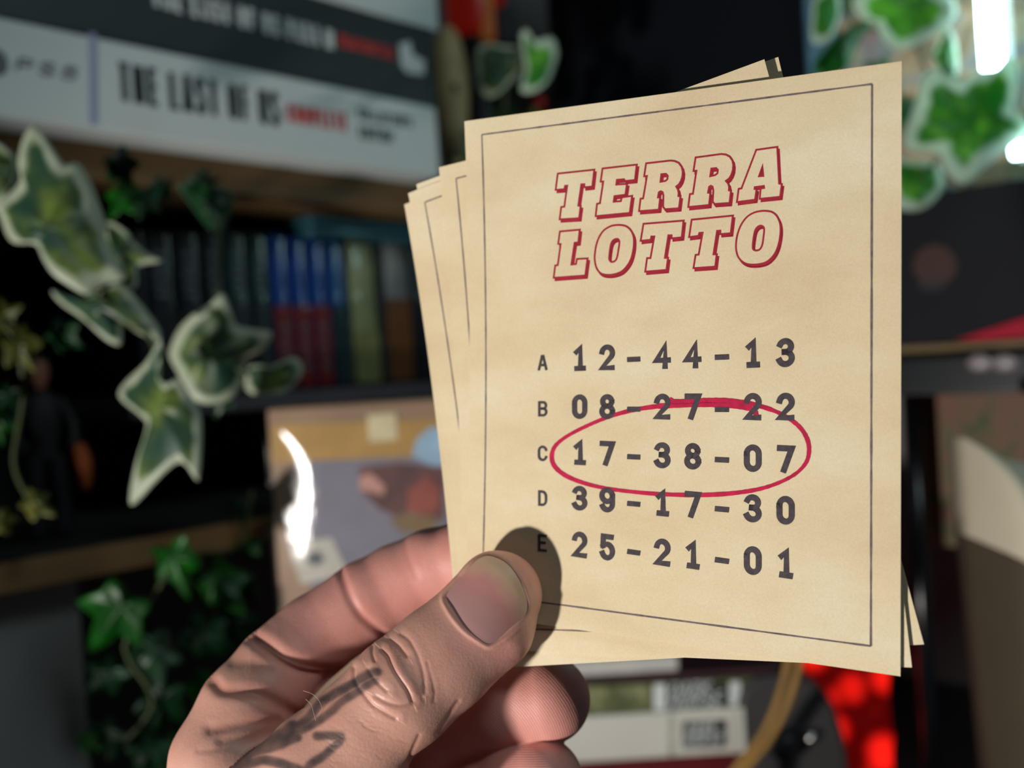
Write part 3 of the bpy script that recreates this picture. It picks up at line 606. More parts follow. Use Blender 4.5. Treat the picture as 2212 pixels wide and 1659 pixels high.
# ================================================================== figurine on the lower board
w_ = -.05; b_ = FL.P(FL.st(105, 1100, w_)[0], w_, tl1 + .0003); kk = (FL.st(105, 770, w_)[1] - tl1) / .18
fg = empty('figurine', b_, 'small dark clothed figurine standing in the shade behind the left ivy', 'figurine')
pt = lambda a, b, c: b_ + uL * a * kk + nL * b * kk + ZZ * c * kk
DKC = mat('dark_cloth_paint', srgb(20, 20, 24), .7, .2, 60)
mb = MB()
for sgn in (-1, 1): mb.tube(catmull([pt(.012 * sgn, 0, .002), pt(.013 * sgn, .002, .04), pt(.009 * sgn, 0, .082)], 4), [.0075 * kk, .0072 * kk, .007 * kk, .007 * kk, .007 * kk, .008 * kk, .009 * kk, .0095 * kk, .0095 * kk], 10)
mb.tube(catmull([pt(0, 0, .075), pt(0, .001, .10), pt(0, .002, .125), pt(0, 0, .146)], 3), [.012 * kk, .0125 * kk, .013 * kk, .014 * kk, .015 * kk, .0165 * kk, .0165 * kk, .016 * kk, .013 * kk, .006 * kk], 12)
for sgn in (-1, 1): mb.tube(catmull([pt(.016 * sgn, 0, .138), pt(.027 * sgn, .004, .11), pt(.022 * sgn, .016, .088)], 4), [.0055 * kk] * 5 + [.005 * kk] * 4, 9)
mb.build('clothed_body', DKC, fg, True)
mb = MB(); mb.lathe(pt(0, .001, .146), [(.004 * kk, 0), (.005 * kk, .004 * kk), (.0085 * kk, .012 * kk), (.0092 * kk, .020 * kk), (.0075 * kk, .028 * kk), (.002 * kk, .032 * kk)], n=18); mb.build('head', mat('painted_skin', srgb(140, 88, 66), .6, .1), fg, True)
mb = MB(); mb.lathe(pt(0, -.002, .162), [(.0095 * kk, 0), (.0102 * kk, .008 * kk), (.0085 * kk, .016 * kk), (.002 * kk, .019 * kk)], n=18); mb.build('hair', mat('painted_hair', srgb(34, 22, 16), .7), fg, True)
mb = MB(); mb.tube(catmull([pt(.026, .018, .092), pt(.030, .019, .07), pt(.029, .02, .045)], 4), [.004 * kk, .006 * kk, .007 * kk, .0075 * kk, .0075 * kk, .007 * kk, .006 * kk, .005 * kk, .003 * kk], 10); mb.build('orange_bag', mat('orange_paint', srgb(150, 66, 14), .6, .2), fg, True)

# ================================================================== ivy
def leaf_mat(name, g0, g1, rim, pos, transl=.25):
    m = bpy.data.materials.new(name); m.use_nodes = True; nt = m.node_tree; b = nt.nodes['Principled BSDF']; L = nt.links.new
    tc = nt.nodes.new('ShaderNodeTexCoord'); n = nt.nodes.new('ShaderNodeTexNoise'); n.inputs['Scale'].default_value = 55; n.inputs['Detail'].default_value = 3; L(tc.outputs['Object'], n.inputs['Vector'])
    r = nt.nodes.new('ShaderNodeValToRGB'); r.color_ramp.elements[0].position = .35; r.color_ramp.elements[0].color = (*g0, 1); r.color_ramp.elements[1].position = .65; r.color_ramp.elements[1].color = (*g1, 1); kk_ = r.color_ramp.elements.new(.5); kk_.color = (*[.55 * a_ + .25 * b_ for a_, b_ in zip(g0, g1)], 1); L(n.outputs['Fac'], r.inputs['Fac'])
    a = nt.nodes.new('ShaderNodeAttribute'); a.attribute_name = 'rim'
    n2 = nt.nodes.new('ShaderNodeTexNoise'); n2.inputs['Scale'].default_value = 48; L(tc.outputs['Object'], n2.inputs['Vector'])
    ad = nt.nodes.new('ShaderNodeMath'); ad.operation = 'MULTIPLY_ADD'; L(n2.outputs['Fac'], ad.inputs[0]); ad.inputs[1].default_value = .60; L(a.outputs['Fac'], ad.inputs[2])
    r2 = nt.nodes.new('ShaderNodeValToRGB'); r2.color_ramp.elements[0].position = min(.99, .78 * (pos + .3) - .04); r2.color_ramp.elements[0].color = (0, 0, 0, 1); r2.color_ramp.elements[1].position = min(1, .78 * (pos + .3) + .04); r2.color_ramp.elements[1].color = (1, 1, 1, 1)
    sc_ = nt.nodes.new('ShaderNodeMath'); sc_.operation = 'MULTIPLY'; L(ad.outputs[0], sc_.inputs[0]); sc_.inputs[1].default_value = .78; L(sc_.outputs[0], r2.inputs['Fac'])
    mx = nt.nodes.new('ShaderNodeMix'); mx.data_type = 'RGBA'; L(r2.outputs['Color'], mx.inputs[0]); L(r.outputs['Color'], mx.inputs[6]); mx.inputs[7].default_value = (*rim, 1)
    L(mx.outputs[2], b.inputs['Base Color']); b.inputs['Roughness'].default_value = .42; b.inputs['Specular IOR Level'].default_value = .4
    t = nt.nodes.new('ShaderNodeBsdfTranslucent'); L(mx.outputs[2], t.inputs['Color']); ms = nt.nodes.new('ShaderNodeMixShader'); ms.inputs[0].default_value = transl
    L(b.outputs[0], ms.inputs[1]); L(t.outputs[0], ms.inputs[2]); L(ms.outputs[0], nt.nodes['Material Output'].inputs[0]); return m
LV = leaf_mat('variegated_leaf', srgb(38, 72, 56), srgb(104, 126, 56), srgb(180, 190, 164), .80)
LG = leaf_mat('green_leaf', srgb(6, 66, 8), srgb(18, 100, 14), srgb(26, 108, 20), 1.3)
LD = leaf_mat('dark_leaf', srgb(8, 46, 20), srgb(20, 66, 30), srgb(52, 92, 66), .98)
LO = leaf_mat('olive_leaf', srgb(70, 78, 24), srgb(104, 106, 44), srgb(120, 122, 66), .95)
LR = leaf_mat('bright_variegated_leaf', srgb(44, 150, 44), srgb(120, 204, 70), srgb(214, 234, 214), .72, .5)
STEM = mat('ivy_stem', srgb(58, 70, 34), .6, .2)
def leaf(parent, outline, c, depth, m, curl=.006, tilt=(0, 0), ph=0.0, n=3):
    """a leaf grown from its outline (pixels) at its own depth; curled, with thickness"""
    b = catmull(outline, n, True); nb_ = len(b); NRg = 7; V = []; rim = []; ext = max(np.hypot(b[:, 0] - c[0], b[:, 1] - c[1]))
    for side in (0, 1):
        for i in range(NRg + 1):
            t = i / NRg
            for k in range(nb_):
                q = np.array(c) + t * (b[k] - np.array(c)); dx, dy = (q - np.array(c)) / ext; a = math.atan2(dy, dx)
                d = depth + curl * t * t * (.5 + .5 * math.cos(2 * a + ph)) + tilt[0] * dx + tilt[1] * dy - .0012 * math.cos(5 * a + ph) * t * (1 - t) * 3 + side * .00035
                V.append(at(q[0], q[1], d)); rim.append(t)
    F = []; S_ = (NRg + 1) * nb_
    for i in range(NRg):
        for k in range(nb_):
            k2 = (k + 1) % nb_; A, B, C, D = i * nb_ + k, (i + 1) * nb_ + k, (i + 1) * nb_ + k2, i * nb_ + k2
            F.append((A, B, C, D) if i else (A, B, C)); F.append((S_ + D, S_ + C, S_ + B, S_ + A) if i else (S_ + C, S_ + B, S_ + A))
    for k in range(nb_): k2 = (k + 1) % nb_; F.append((NRg * nb_ + k, S_ + NRg * nb_ + k, S_ + NRg * nb_ + k2, NRg * nb_ + k2))
    o = mk('leaf', V, F, m, parent, smooth=True); a_ = o.data.attributes.new('rim', 'FLOAT', 'POINT'); a_.data.foreach_set('value', np.array(rim, np.float32)); return o
def ivy_outline(c, size, rot, squash=1.0, sq_dir=0.0, rnd=random):
    key = [(0, 1.0), (22, .62), (34, .56), (62, .82), (88, .52), (98, .46), (128, .62), (160, .36), (180, .22), (200, .36), (232, .62), (262, .46), (272, .52), (298, .82), (326, .56), (338, .62)]
    out = []
    for a, r in key:
        a = math.radians(a); r = r * (1 + rnd.uniform(-.08, .08)); v = np.array([r * math.sin(a), -r * math.cos(a)]) * size
        v[0] *= squash; v = np.array([v[0] * math.cos(rot) - v[1] * math.sin(rot), v[0] * math.sin(rot) + v[1] * math.cos(rot)]); out.append((c[0] + v[0], c[1] + v[1]))
    return out
def vine(name, label, stem_px, leaves, rad=.0011):
    p = stem_px[0]; e = empty(name, at(*stem_px[-1]), label, 'ivy', 'artificial ivy garlands')
    if len(stem_px) > 1: mb = MB(); mb.tube(catmull([at(*q) for q in stem_px], 5), rad, 8); mb.build('stem', STEM, e, True)
    rnd = random.Random(len(leaves) * 13 + int(stem_px[0][0]))
    for l in leaves:
        if isinstance(l[0], list): leaf(e, *l[:4], **(l[4] if len(l) > 4 else {}))
        else:
            c, size, rot, depth, m = l[:5]; sq = l[5] if len(l) > 5 else .85
            leaf(e, ivy_outline(c, size, math.radians(rot), sq, rnd=rnd), c, depth, m, curl=.008, tilt=(rnd.uniform(-.008, .008), rnd.uniform(-.008, .008)), ph=rnd.uniform(0, 6), n=2)
    return e
A1 = [(76,269),(98,299),(128,342),(142,356),(165,352),(183,370),(202,407),(215,443),(227,478),(229,507),(243,544),(268,585),(270,603),(229,613),(201,631),(183,636),(149,617),(114,592),(92,558),(76,528),(34,526),(14,507),(0,466),(-14,443),(23,416),(44,388),(39,347),(53,292)]
A2 = [(111,627),(150,640),(196,638),(254,611),(297,648),(345,712),(340,735),(300,720),(265,700),(262,744),(230,735),(180,690),(130,655)]
A3 = [(346,726),(349,759),(336,799),(356,828),(386,818),(406,845),(426,878),(436,908),(436,970),(432,1024),(424,1037),(392,998),(349,1027),(293,1087),(280,1077),(293,1001),(316,925),(306,901),(263,865),(257,845),(276,819),(313,785),(334,752)]
A4 = [(482,633),(499,673),(512,703),(555,712),(588,719),(572,752),(538,772),(532,792),(505,858),(439,872),(399,845),(383,805),(366,772),(369,746),(389,706),(422,676),(455,656)]
A5 = [(538,792),(588,789),(631,772),(651,785),(651,812),(621,845),(572,855),(532,842)]
A7 = [(229,478),(275,500),(289,523),(320,548),(353,565),(298,576),(296,617),(262,640),(240,600),(232,540)]
A8 = [(385,400),(440,396),(500,415),(495,470),(472,515),(440,480),(410,440)]
A9 = [(-40,310),(12,318),(40,362),(22,410),(-10,440),(-50,430)]
vine('ivy_garland', 'variegated ivy trailing from the upper board at the far left', [(-60, 300, .43), (60, 470, .418), (160, 590, .415), (250, 670, .428), (330, 740, .425), (345, 880, .415)],
     [(A1, (100, 490), .405, LV, dict(curl=.012, tilt=(.006, -.004))), (A2, (215, 665), .425, LV, dict(curl=.008)), (A3, (345, 880), .405, LV, dict(curl=.010, tilt=(-.012, 0))), (A7, (262, 545), .435, LV), (A9, (-10, 375), .43, LV),
      ((255, 350), 70, 150, .455, LD), ((300, 430), 60, 120, .462, LD), ((270, 420), 62, 210, .455, LG)])
vine('ivy_garland', 'variegated ivy sprig hanging in front of the slim cases', [(430, 380, .50), (470, 480, .49), (470, 620, .475), (460, 750, .465), (520, 800, .465), (600, 820, .468)],
     [(A4, (460, 765), .455, LV, dict(curl=.012, tilt=(.008, .004))), (A5, (590, 820), .462, LV, dict(curl=.006)), (A8, (450, 445), .49, LD), ((350, 400), 52, 200, .50, LD), ((475, 850), 60, 190, .47, LD), ((430, 395), 50, 80, .505, LD)])
vine('ivy_garland', 'olive green foliage around the figurine at the left edge', [(-50, 640, .46), (30, 730, .455), (50, 850, .46), (30, 1000, .455), (70, 1090, .45)],
     [((40, 740), 78, 150, .452, LO), ((-5, 690), 66, 60, .458, LO), ((20, 850), 50, 210, .45, LD), ((-5, 905), 64, 170, .455, LG), ((70, 1085), 58, 120, .447, LO), ((0, 1130), 50, 80, .45, LO), ((130, 720), 60, 120, .47, LD)])
vine('ivy_garland', 'plain green ivy hanging below the lower board', [(545, 1060, .556), (510, 1180, .54), (400, 1200, .49), (330, 1290, .475), (270, 1400, .475), (330, 1520, .48), (230, 1640, .48)],
     [((375, 1205), 96, 160, .478, LG), ((262, 1310), 118, 215, .465, LG, .95), ((538, 1185), 42, 60, .556, LG), ((470, 1255), 100, 140, .535, LG), ((530, 1100), 44, 190, .555, LD), ((330, 1400), 96, 170, .48, LD), ((435, 1370), 96, 120, .53, LD),
      ((240, 1450), 76, 230, .478, LD), ((350, 1510), 96, 190, .485, LD), ((505, 1340), 84, 150, .55, LD), ((450, 1480), 76, 200, .53, LG), ((225, 1580), 66, 160, .475, LD), ((320, 1620), 90, 140, .48, LD), ((405, 1590), 76, 200, .50, LG), ((535, 1265), 48, 170, .555, LD), ((185, 1600), 46, 120, .47, LG)])
C1 = [(1849,-16),(1843,11),(1854,34),(1872,45),(1891,50),(1904,80),(1925,103),(1949,109),(1992,90),(2040,61),(2066,32),(2063,5),(2040,-16),(1939,-40)]
C2 = [(2018,149),(2053,172),(2085,170),(2124,151),(2150,148),(2172,125),(2193,133),(2199,154),(2191,212),(2191,239),(2212,255),(2230,278),(2204,305),(2177,324),(2138,353),(2098,390),(2071,395),(2040,366),(2032,337),(2005,329),(1965,326),(1952,313),(1955,279),(1976,225),(1992,172)]
C3 = [(2047,58),(2063,80),(2069,119),(2069,164),(2047,170),(2024,149),(2016,119),(2026,88)]
C4 = [(1761,-5),(1753,40),(1753,88),(1774,95),(1798,80),(1811,48),(1817,13),(1810,-30)]
C5 = [(1755,145),(1795,92),(1850,48),(1885,52),(1856,92),(1832,145),(1790,170)]
C6 = [(1925,350),(1960,342),(2000,348),(2028,356),(2040,395),(2020,432),(1980,455),(1925,440)]
vine('ivy_garland', 'bright variegated ivy lit by the neon tubes at the top right', [(1790, -60, .62), (1850, 60, .615), (1950, 60, .60), (2010, 170, .598), (2080, 270, .595), (1980, 390, .60)],
     [(C1, (1960, 22), .585, LR, dict(curl=.010)), (C2, (2090, 265), .575, LR, dict(curl=.012, tilt=(.004, -.004))), (C3, (2044, 120), .605, LR), (C4, (1782, 35), .60, LR), (C5, (1820, 110), .63, LG), (C6, (1980, 395), .60, LR), ((1900, 150), 60, 160, .635, LG), ((1960, 230), 60, 200, .63, LG), ((1810, -10), 60, 150, .63, LG)])
D1 = [(1027,114),(1049,93),(1086,98),(1125,106),(1128,148),(1102,180),(1059,212),(1033,186)]
D2 = [(1125,77),(1139,64),(1155,88),(1192,80),(1205,114),(1197,148),(1181,180),(1152,199),(1125,196),(1133,148)]
vine('ivy_garland', 'small variegated ivy tuft beside the tan figurine at top centre', [(1080, 330, .70), (1090, 240, .695), (1100, 160, .69), (1160, 130, .688)],
     [(D1, (1078, 145), .685, LV, dict(curl=.008)), (D2, (1160, 140), .68, LR, dict(curl=.008)), ((1090, 235), 52, 190, .70, LD), ((1030, 300), 60, 160, .70, LD), ((1010, 360), 50, 120, .70, LG), ((1150, 250), 40, 150, .705, LO)])

# ================================================================== the tickets
TP = {'TL': np.array([-0.01159346, -0.06387657, 0.22511567]), 'TR': np.array([0.07578, -0.062775, 0.18]),
      'BR': np.array([0.07575048, 0.057016, 0.18057325]), 'BL': np.array([-0.01162298, 0.05591443, 0.22568892])}
TN = np.cross(TP['BL'] - TP['TL'], TP['TR'] - TP['TL']); TN /= np.linalg.norm(TN)
if TN[2] > 0: TN = -TN                       # towards the camera
def plane_depth(px, py):
    r = cs(px, py, 1.0); return float(np.dot(TP['TL'], TN) / np.dot(r, TN))
class Sheet:
    def __init__(s, TLp, TRp, BRp, BLp, back, bend):
        """pixel corners, distance behind the front ticket's plane per corner (m), bend amplitude (m)"""
        f = lambda p, o: cs(p[0], p[1], float(np.dot(TP['TL'] - TN * o, TN) / np.dot(cs(p[0], p[1], 1.0), TN)))
        s.TL, s.TR, s.BR, s.BL = (f(p, o) for p, o in zip((TLp, TRp, BRp, BLp), back)); s.bend = bend
    def S(s, u, v, lift=0.0):
        u = np.asarray(u, float)[..., None]; v = np.asarray(v, float)[..., None]
        p = s.TL * (1 - u) * (1 - v) + s.TR * u * (1 - v) + s.BR * u * v + s.BL * (1 - u) * v
        d = p - TP['TL']; a_ = TP['TR'] - TP['TL']; c_ = TP['BL'] - TP['TL']      # one common bend for the whole fan
        u = (d @ a_)[..., None] / (a_ @ a_); v = np.clip((d @ c_)[..., None] / (c_ @ c_), 0, 1)
        b = -s.bend * 4 * v * (1 - v) * (1 - u) ** 2
        return p + TN * (b + lift)
    def uv(s, px, py):
        px = np.asarray(px, float); py = np.asarray(py, float)
        u = np.full(px.shape, .5); v = np.full(px.shape, .5)
        proj = lambda q: (q[..., 0] / q[..., 2] * FPX + W / 2, q[..., 1] / q[..., 2] * FPX + H / 2)
        for _ in range(12):
            x, y = proj(s.S(u, v)); e = 1e-4
            xu, yu = proj(s.S(u + e, v)); xv, yv = proj(s.S(u, v + e))
            a, b, c, d = (xu - x) / e, (xv - x) / e, (yu - y) / e, (yv - y) / e
            det = a * d - b * c; rx, ry = px - x, py - y
            u = u + (d * rx - b * ry) / det; v = v + (-c * rx + a * ry) / det
        return u, v
    def mesh(s, name, parent, nu=36, nv=44, th=0.00022):
        U, V = np.meshgrid(np.linspace(0, 1, nu + 1), np.linspace(0, 1, nv + 1)); n = (nu + 1) * (nv + 1)
        P = np.concatenate([c2w(s.S(U, V).reshape(-1, 3)), c2w(s.S(U, V, -th).reshape(-1, 3))]); F = []
        I = lambda i, j, k=0: k * n + j * (nu + 1) + i
        for j in range(nv):
            for i in range(nu):
                F.append((I(i, j), I(i, j + 1), I(i + 1, j + 1), I(i + 1, j))); F.append((I(i, j, 1), I(i + 1, j, 1), I(i + 1, j + 1, 1), I(i, j + 1, 1)))
        for i in range(nu):
            F.append((I(i, 0), I(i + 1, 0), I(i + 1, 0, 1), I(i, 0, 1))); F.append((I(i, nv), I(i, nv, 1), I(i + 1, nv, 1), I(i + 1, nv)))
        for j in range(nv):
            F.append((I(0, j), I(0, j, 1), I(0, j + 1, 1), I(0, j + 1))); F.append((I(nu, j), I(nu, j + 1), I(nu, j + 1, 1), I(nu, j, 1)))
        return mk(name, P, F, PAPER, parent)
    def ink_uv(s, name, parent, V, F, m, lift):
        V = np.asarray(V, float); return mk(name, c2w(s.S(V[:, 0], V[:, 1], lift)), F, m, parent)
    def ink_px(s, name, parent, V, F, m, lift):
        V = np.asarray(V, float); u, v = s.uv(V[:, 0], V[:, 1]); return mk(name, c2w(s.S(u, v, lift)), F, m, parent)
    def border(s, parent, m0=0.048, m1=0.945, n0=0.031, n1=0.957, wu=0.0041, wv=0.0031):
        V = []; F = []; N = 40
        rnd = random.Random(3)
        for (a, b, hor) in (((m0, n0), (m1, n0), 1), ((m1, n0), (m1, n1), 0), ((m1, n1), (m0, n1), 1), ((m0, n1), (m0, n0), 0)):
            for k in range(N + 1):
                t = k / N; x = a[0] + (b[0] - a[0]) * t; y = a[1] + (b[1] - a[1]) * t; j = 1 + rnd.uniform(-.22, .22)
                V += [(x, y - wv / 2 * j), (x, y + wv / 2 * j)] if hor else [(x - wu / 2 * j, y), (x + wu / 2 * j, y)]
                if k: n = len(V); F.append((n - 4, n - 3, n - 1, n - 2))
        return s.ink_uv('border_line', parent, V, F, LINE, 0.00003)

SH = [Sheet((1003, 262), (1948, 132), (1945, 1461), (1003, 1325), (0, 0, 0, 0), 0.0026),
      Sheet((944, 360), (1815, 147), (1970, 1442), (1010, 1400), (.0006, .0008, .0010, .0003), 0.0026),
      Sheet((874, 415), (1651, 128), (1996, 1392), (1018, 1446), (.0011, .0015, .0020, .0006), 0.0026),
      Sheet((893, 396), (1681, 123), (1975, 1372), (1030, 1430), (.0016, .0040, .0027, .0009), 0.0026),
      Sheet((864, 439), (1638, 160), (1965, 1380), (1002, 1448), (.0021, .0046, .0033, .0012), 0.0026)]
labels = ['front cream lottery ticket with red title and circled number row',
          'cream ticket directly behind the front one, its border showing along the left',
          'cream ticket with a dark border corner peeking above the front ticket',
          'cream ticket whose shaded top right corner sticks out highest behind the fan',
          'rearmost cream ticket, a thin sliver at the far left of the fan']
TICK = []
for i, s in enumerate(SH):
    e = empty('lottery_ticket', c2w((s.BL + s.BR) / 2), labels[i], 'ticket', 'fanned cream tickets in the hand')
    s.mesh('paper', e); s.border(e); TICK.append(e)
S0, E0 = SH[0], TICK[0]

# numbers
cx = lambda X: 1000 + X / 2.0735
cy = lambda Y: 680 + Y / 2.0735
COLX = [523, 646, 765, 893, 1029, 1160, 1298, 1445]
ROWS = [('A', '12-44-13', (138, 252, 105, 235), (180, 250)), ('B', '08-27-22', (357, 467, 350, 475), (387, 456)),
        ('C', '17-38-07', (563, 673, 585, 710), (586, 656)), ('D', '39-17-30', (767, 877, 812, 940), (787, 857)),
        ('E', '25-21-01', (972, 1088, 1050, 1180), (983, 1060))]
for L_, num, (t0, b0, t1, b1), (ly0, ly1) in ROWS:
    V = []; F = []
    def put(c, xc, yt, yb, w_, slope, st):
        for line in G[c]:
            q = [(xc + gx * (w_ - st), yt + st / 2 + gy * (yb - yt - st) + slope * gx * w_) for gx, gy in line]
            v, f = ribbon(q, st, capext=0.42); n = len(V); V.extend(v); F.extend(tuple(n + i for i in ff) for ff in f)
    sl0 = ((t1 + b1) - (t0 + b0)) / 2 / (1445 - 523)
    for k, c in enumerate(num):
        t = (COLX[k] - 523) / (1445 - 523.0); yt = cy(t0 + (t1 - t0) * t); yb = cy(b0 + (b1 - b0) * t); w_ = 33 + 6.5 * t
        if c == '-': put(c, cx(COLX[k]), yt, yb, w_ * .87, sl0, 10.4 + 1.6 * t)
        else: put(c, cx(COLX[k]), yt, yb, w_ * (0.86 if c == '1' else 1.08 if c == '4' else 1.0), sl0, 11.0 + 2.0 * t)
    S0.ink_px('printed_number_row', E0, V, F, INK, 0.00009)
    V = []; F = []
    put(L_, cx(357), cy(ly0), cy(ly1), 21, sl0, 5.3)
    S0.ink_px('printed_row_letter', E0, V, F, INK, 0.00009)

# hand drawn ring
RING = [(930, 382), (950, 390), (1020, 388), (1100, 384), (1190, 385), (1290, 399), (1380, 425), (1450, 458), (1510, 505), (1543, 560), (1550, 615), (1535, 665), (1490, 712), (1420, 750), (1330, 780),
        (1220, 798), (1110, 806), (1000, 807), (880, 803), (760, 793), (640, 777), (540, 753), (460, 720), (412, 680), (398, 636), (412, 590), (460, 548), (540, 505), (640, 462), (740, 432), (840, 414), (930, 406), (1050, 402), (1150, 404), (1250, 414), (1303, 428), (1312, 445)]
q = catmull([(cx(a), cy(b)) for a, b in RING], 8)
rnd = random.Random(5)
wj = [(9.0 if 48 < i < 244 else 11.4) + 0.9 * math.sin(i * .11) + rnd.uniform(-.7, .7) for i in range(len(q))]
V, F = ribbon(q, wj); S0.ink_px('marker_ring', E0, V, F, MARK, 0.00006)

# red slab title
def crop(pts, x0, y0): return [(x0 + X / 7.9, y0 + Y / 7.9) for X, Y in pts]
A_, B_, C_, D_ = (1180, 300), (1440, 300), (1180, 430), (1440, 430)
sm = lambda pts, n=4: [tuple(p) for p in catmull(pts, n, True)]
TITLE = [
 (crop([(198,595),(820,528),(788,813),(652,828),(652,775),(600,777),(548,1140),(588,1147),(562,1355),(230,1375),(257,1165),(310,1160),(360,800),(322,805),(312,860),(162,872)], *A_), []),
 (crop([(962,508),(1545,442),(1515,703),(1345,720),(1330,690),(1208,700),(1196,782),(1378,770),(1352,955),(1165,978),(1152,1075),(1275,1065),(1290,1000),(1465,975),(1425,1265),(845,1320),(868,1110),(918,1100),(975,728),(930,730)], *A_), []),
 (crop([(1705,420),(2114,373),(2190,380),(2262,412),(2312,480),(2330,560),(2325,640),(2302,715),(2267,775),(2218,815),(2248,865),(2260,925),(2256,978),(2290,985),(2266,1185),(2030,1203),(1996,1165),(2000,960),(1985,908),(1950,895),(1922,912),(1907,1000),(1945,1000),(1922,1210),(1585,1235),(1610,1025),(1655,1018),(1720,635),(1672,640)], *A_), crop([(1965,605),(2045,598),(2075,632),(2068,690),(2035,720),(1950,735)], *A_)),
 (crop([(495,320),(930,262),(1010,270),(1078,305),(1123,370),(1138,450),(1130,540),(1103,620),(1065,680),(1012,718),(1055,770),(1068,830),(1062,880),(1098,890),(1075,1095),(818,1113),(788,1075),(798,880),(785,818),(755,802),(727,818),(707,920),(748,925),(725,1130),(370,1165),(398,945),(450,940),(510,545),(460,550)], *B_), crop([(765,508),(845,500),(875,530),(868,590),(830,620),(745,640)], *B_)),
 (crop([(1530,190),(1888,140),(1920,765),(1965,775),(1938,990),(1590,1025),(1605,850),(1665,840),(1660,805),(1505,825),(1500,855),(1535,865),(1510,1040),(1200,1080),(1230,855),(1278,848)], *B_), crop([(1640,440),(1652,635),(1575,640)], *B_)),
 (crop([(235,555),(572,525),(548,740),(485,748),(430,1120),(510,1110),(525,1025),(705,1015),(668,1305),(128,1345),(155,1135),(198,1130),(248,770),(205,765)], *C_), []),
 (sm(crop([(1260,445),(1360,465),(1440,530),(1490,640),(1497,760),(1480,900),(1440,1040),(1370,1155),(1280,1240),(1160,1285),(1050,1295),(960,1280),(895,1235),(850,1150),(828,1030),(835,900),(865,750),(915,630),(990,530),(1100,465),(1180,448)], *C_)), sm(crop([(1210,680),(1245,710),(1248,770),(1225,920),(1205,1010),(1170,1060),(1120,1075),(1085,1050),(1075,1000),(1090,860),(1110,760),(1150,700)], *C_))),
 (crop([(1660,425),(2344,370),(2312,655),(2140,672),(2140,620),(2085,620),(2025,1005),(2078,1005),(2052,1210),(1690,1240),(1722,1010),(1780,1010),(1845,640),(1795,640),(1785,695),(1612,715)], *C_), []),
 (crop([(428,355),(1130,285),(1095,585),(918,600),(918,540),(862,545),(800,945),(855,945),(830,1155),(460,1180),(495,955),(548,950),(615,575),(560,580),(545,630),(385,650)], *D_), []),
 (sm(crop([(1700,205),(1800,225),(1880,290),(1930,400),(1945,520),(1930,680),(1890,840),(1820,970),(1720,1065),(1600,1108),(1470,1120),(1360,1105),(1270,1050),(1210,960),(1185,830),(1195,680),(1230,540),(1290,410),(1380,300),(1490,235),(1600,208)], *D_)), sm(crop([(1610,455),(1655,480),(1665,540),(1650,680),(1630,790),(1590,860),(1530,880),(1480,860),(1470,800),(1485,660),(1510,540),(1555,475)], *D_)))]
for outer, hole in TITLE:
    rings = [outer] + ([hole] if hole else [])
    V = []; F = []; sh = np.array([3.7, 5.4])
    for r in rings:
        for i in range(len(r)):
            a = np.array(r[i]); b = np.array(r[(i + 1) % len(r)]); n = len(V); V += [a, b, b + sh, a + sh]; F.append((n, n + 1, n + 2, n + 3))
        v, f = ribbon([np.array(p) + sh for p in r], 3.6, True); n = len(V); V += v; F += [tuple(n + i for i in ff) for ff in f]
    S0.ink_px('printed_title_shade', E0, V, F, RED, 0.00003)
    flat = [p for r in rings for p in r]
    tri = tessellate_polygon([[Vector((p[0], p[1], 0)) for p in r] for r in rings])
    S0.ink_px('printed_title_letter', E0, flat, [tuple(t) for t in tri], PAPER, 0.00006)
    V = []; F = []
    for r in rings:
        v, f = ribbon(r, 3.9, True); n = len(V); V += v; F += [tuple(n + i for i in ff) for ff in f]
    S0.ink_px('printed_title_outline', E0, V, F, RED, 0.00009)

# ================================================================== the hand (one continuous surface)
def hmm(px, py, d): return ((px - W / 2) * d / FPX, (py - H / 2) * d / FPX, d)
CH = {}   # chains: (px, py, depth mm, radius px, squash in depth)
CH['thumb'] = [(1075,1286,214.4,96,.76),(1046,1343,213.8,110,.78),(952,1425,211.5,115,.88),(868,1497,209.5,119,.95),(782,1575,208.5,113,.95),(692,1660,208.5,125,1.0),(600,1765,210,145,1.0)]
CH['index'] = [(1090,1190,237.5,76,.9),(1010,1205,241,80,.92),(935,1224,243.5,81,.95),(862,1258,244,83,.95),(790,1297,243,85,1),(680,1375,239.5,89,1),(600,1447,233,93,1),(532,1532,227,102,1),(483,1640,222,112,1),(470,1790,221,118,1)]
CH['middle'] = [(1182,1511,229.5,93,.88),(1140,1516,231,90,.92),(1085,1530,232,86,1),(1010,1562,239,82,1),(880,1620,243,86,1),(740,1720,236,100,1)]
CH['ring'] = [(1166,1690,225,95,.9),(1120,1698,227,93,.95),(1060,1722,231,88,1),(960,1765,238,84,1),(820,1835,238,95,1)]
CH['little'] = [(1105,1870,224,80,1),(1040,1885,228,78,1),(930,1910,236,76,1),(800,1950,236,85,1)]
CH['thenar'] = [(795,1640,211,80,1),(775,1750,213,135,1),(740,1900,217,200,1),(740,2050,220,220,1)]
CH['palm'] = [(560,1700,226,110,1),(620,1800,224,150,1),(720,1900,226,200,.85),(790,2060,226,235,.75),(800,2300,226,215,.8)]
VOX = 0.5
lo = np.array([-84.0, 29.0, 190.0]); hi = np.array([22.0, 132.0, 262.0])
dim = np.ceil((hi - lo) / VOX).astype(int) + 1
gx, gy, gz = (lo[i] + VOX * np.arange(dim[i], dtype=np.float32) for i in range(3))
def smin(a, b, k):
    h = np.clip(0.5 + 0.5 * (b - a) / k, 0, 1); return b * (1 - h) + a * h - k * h * (1 - h)
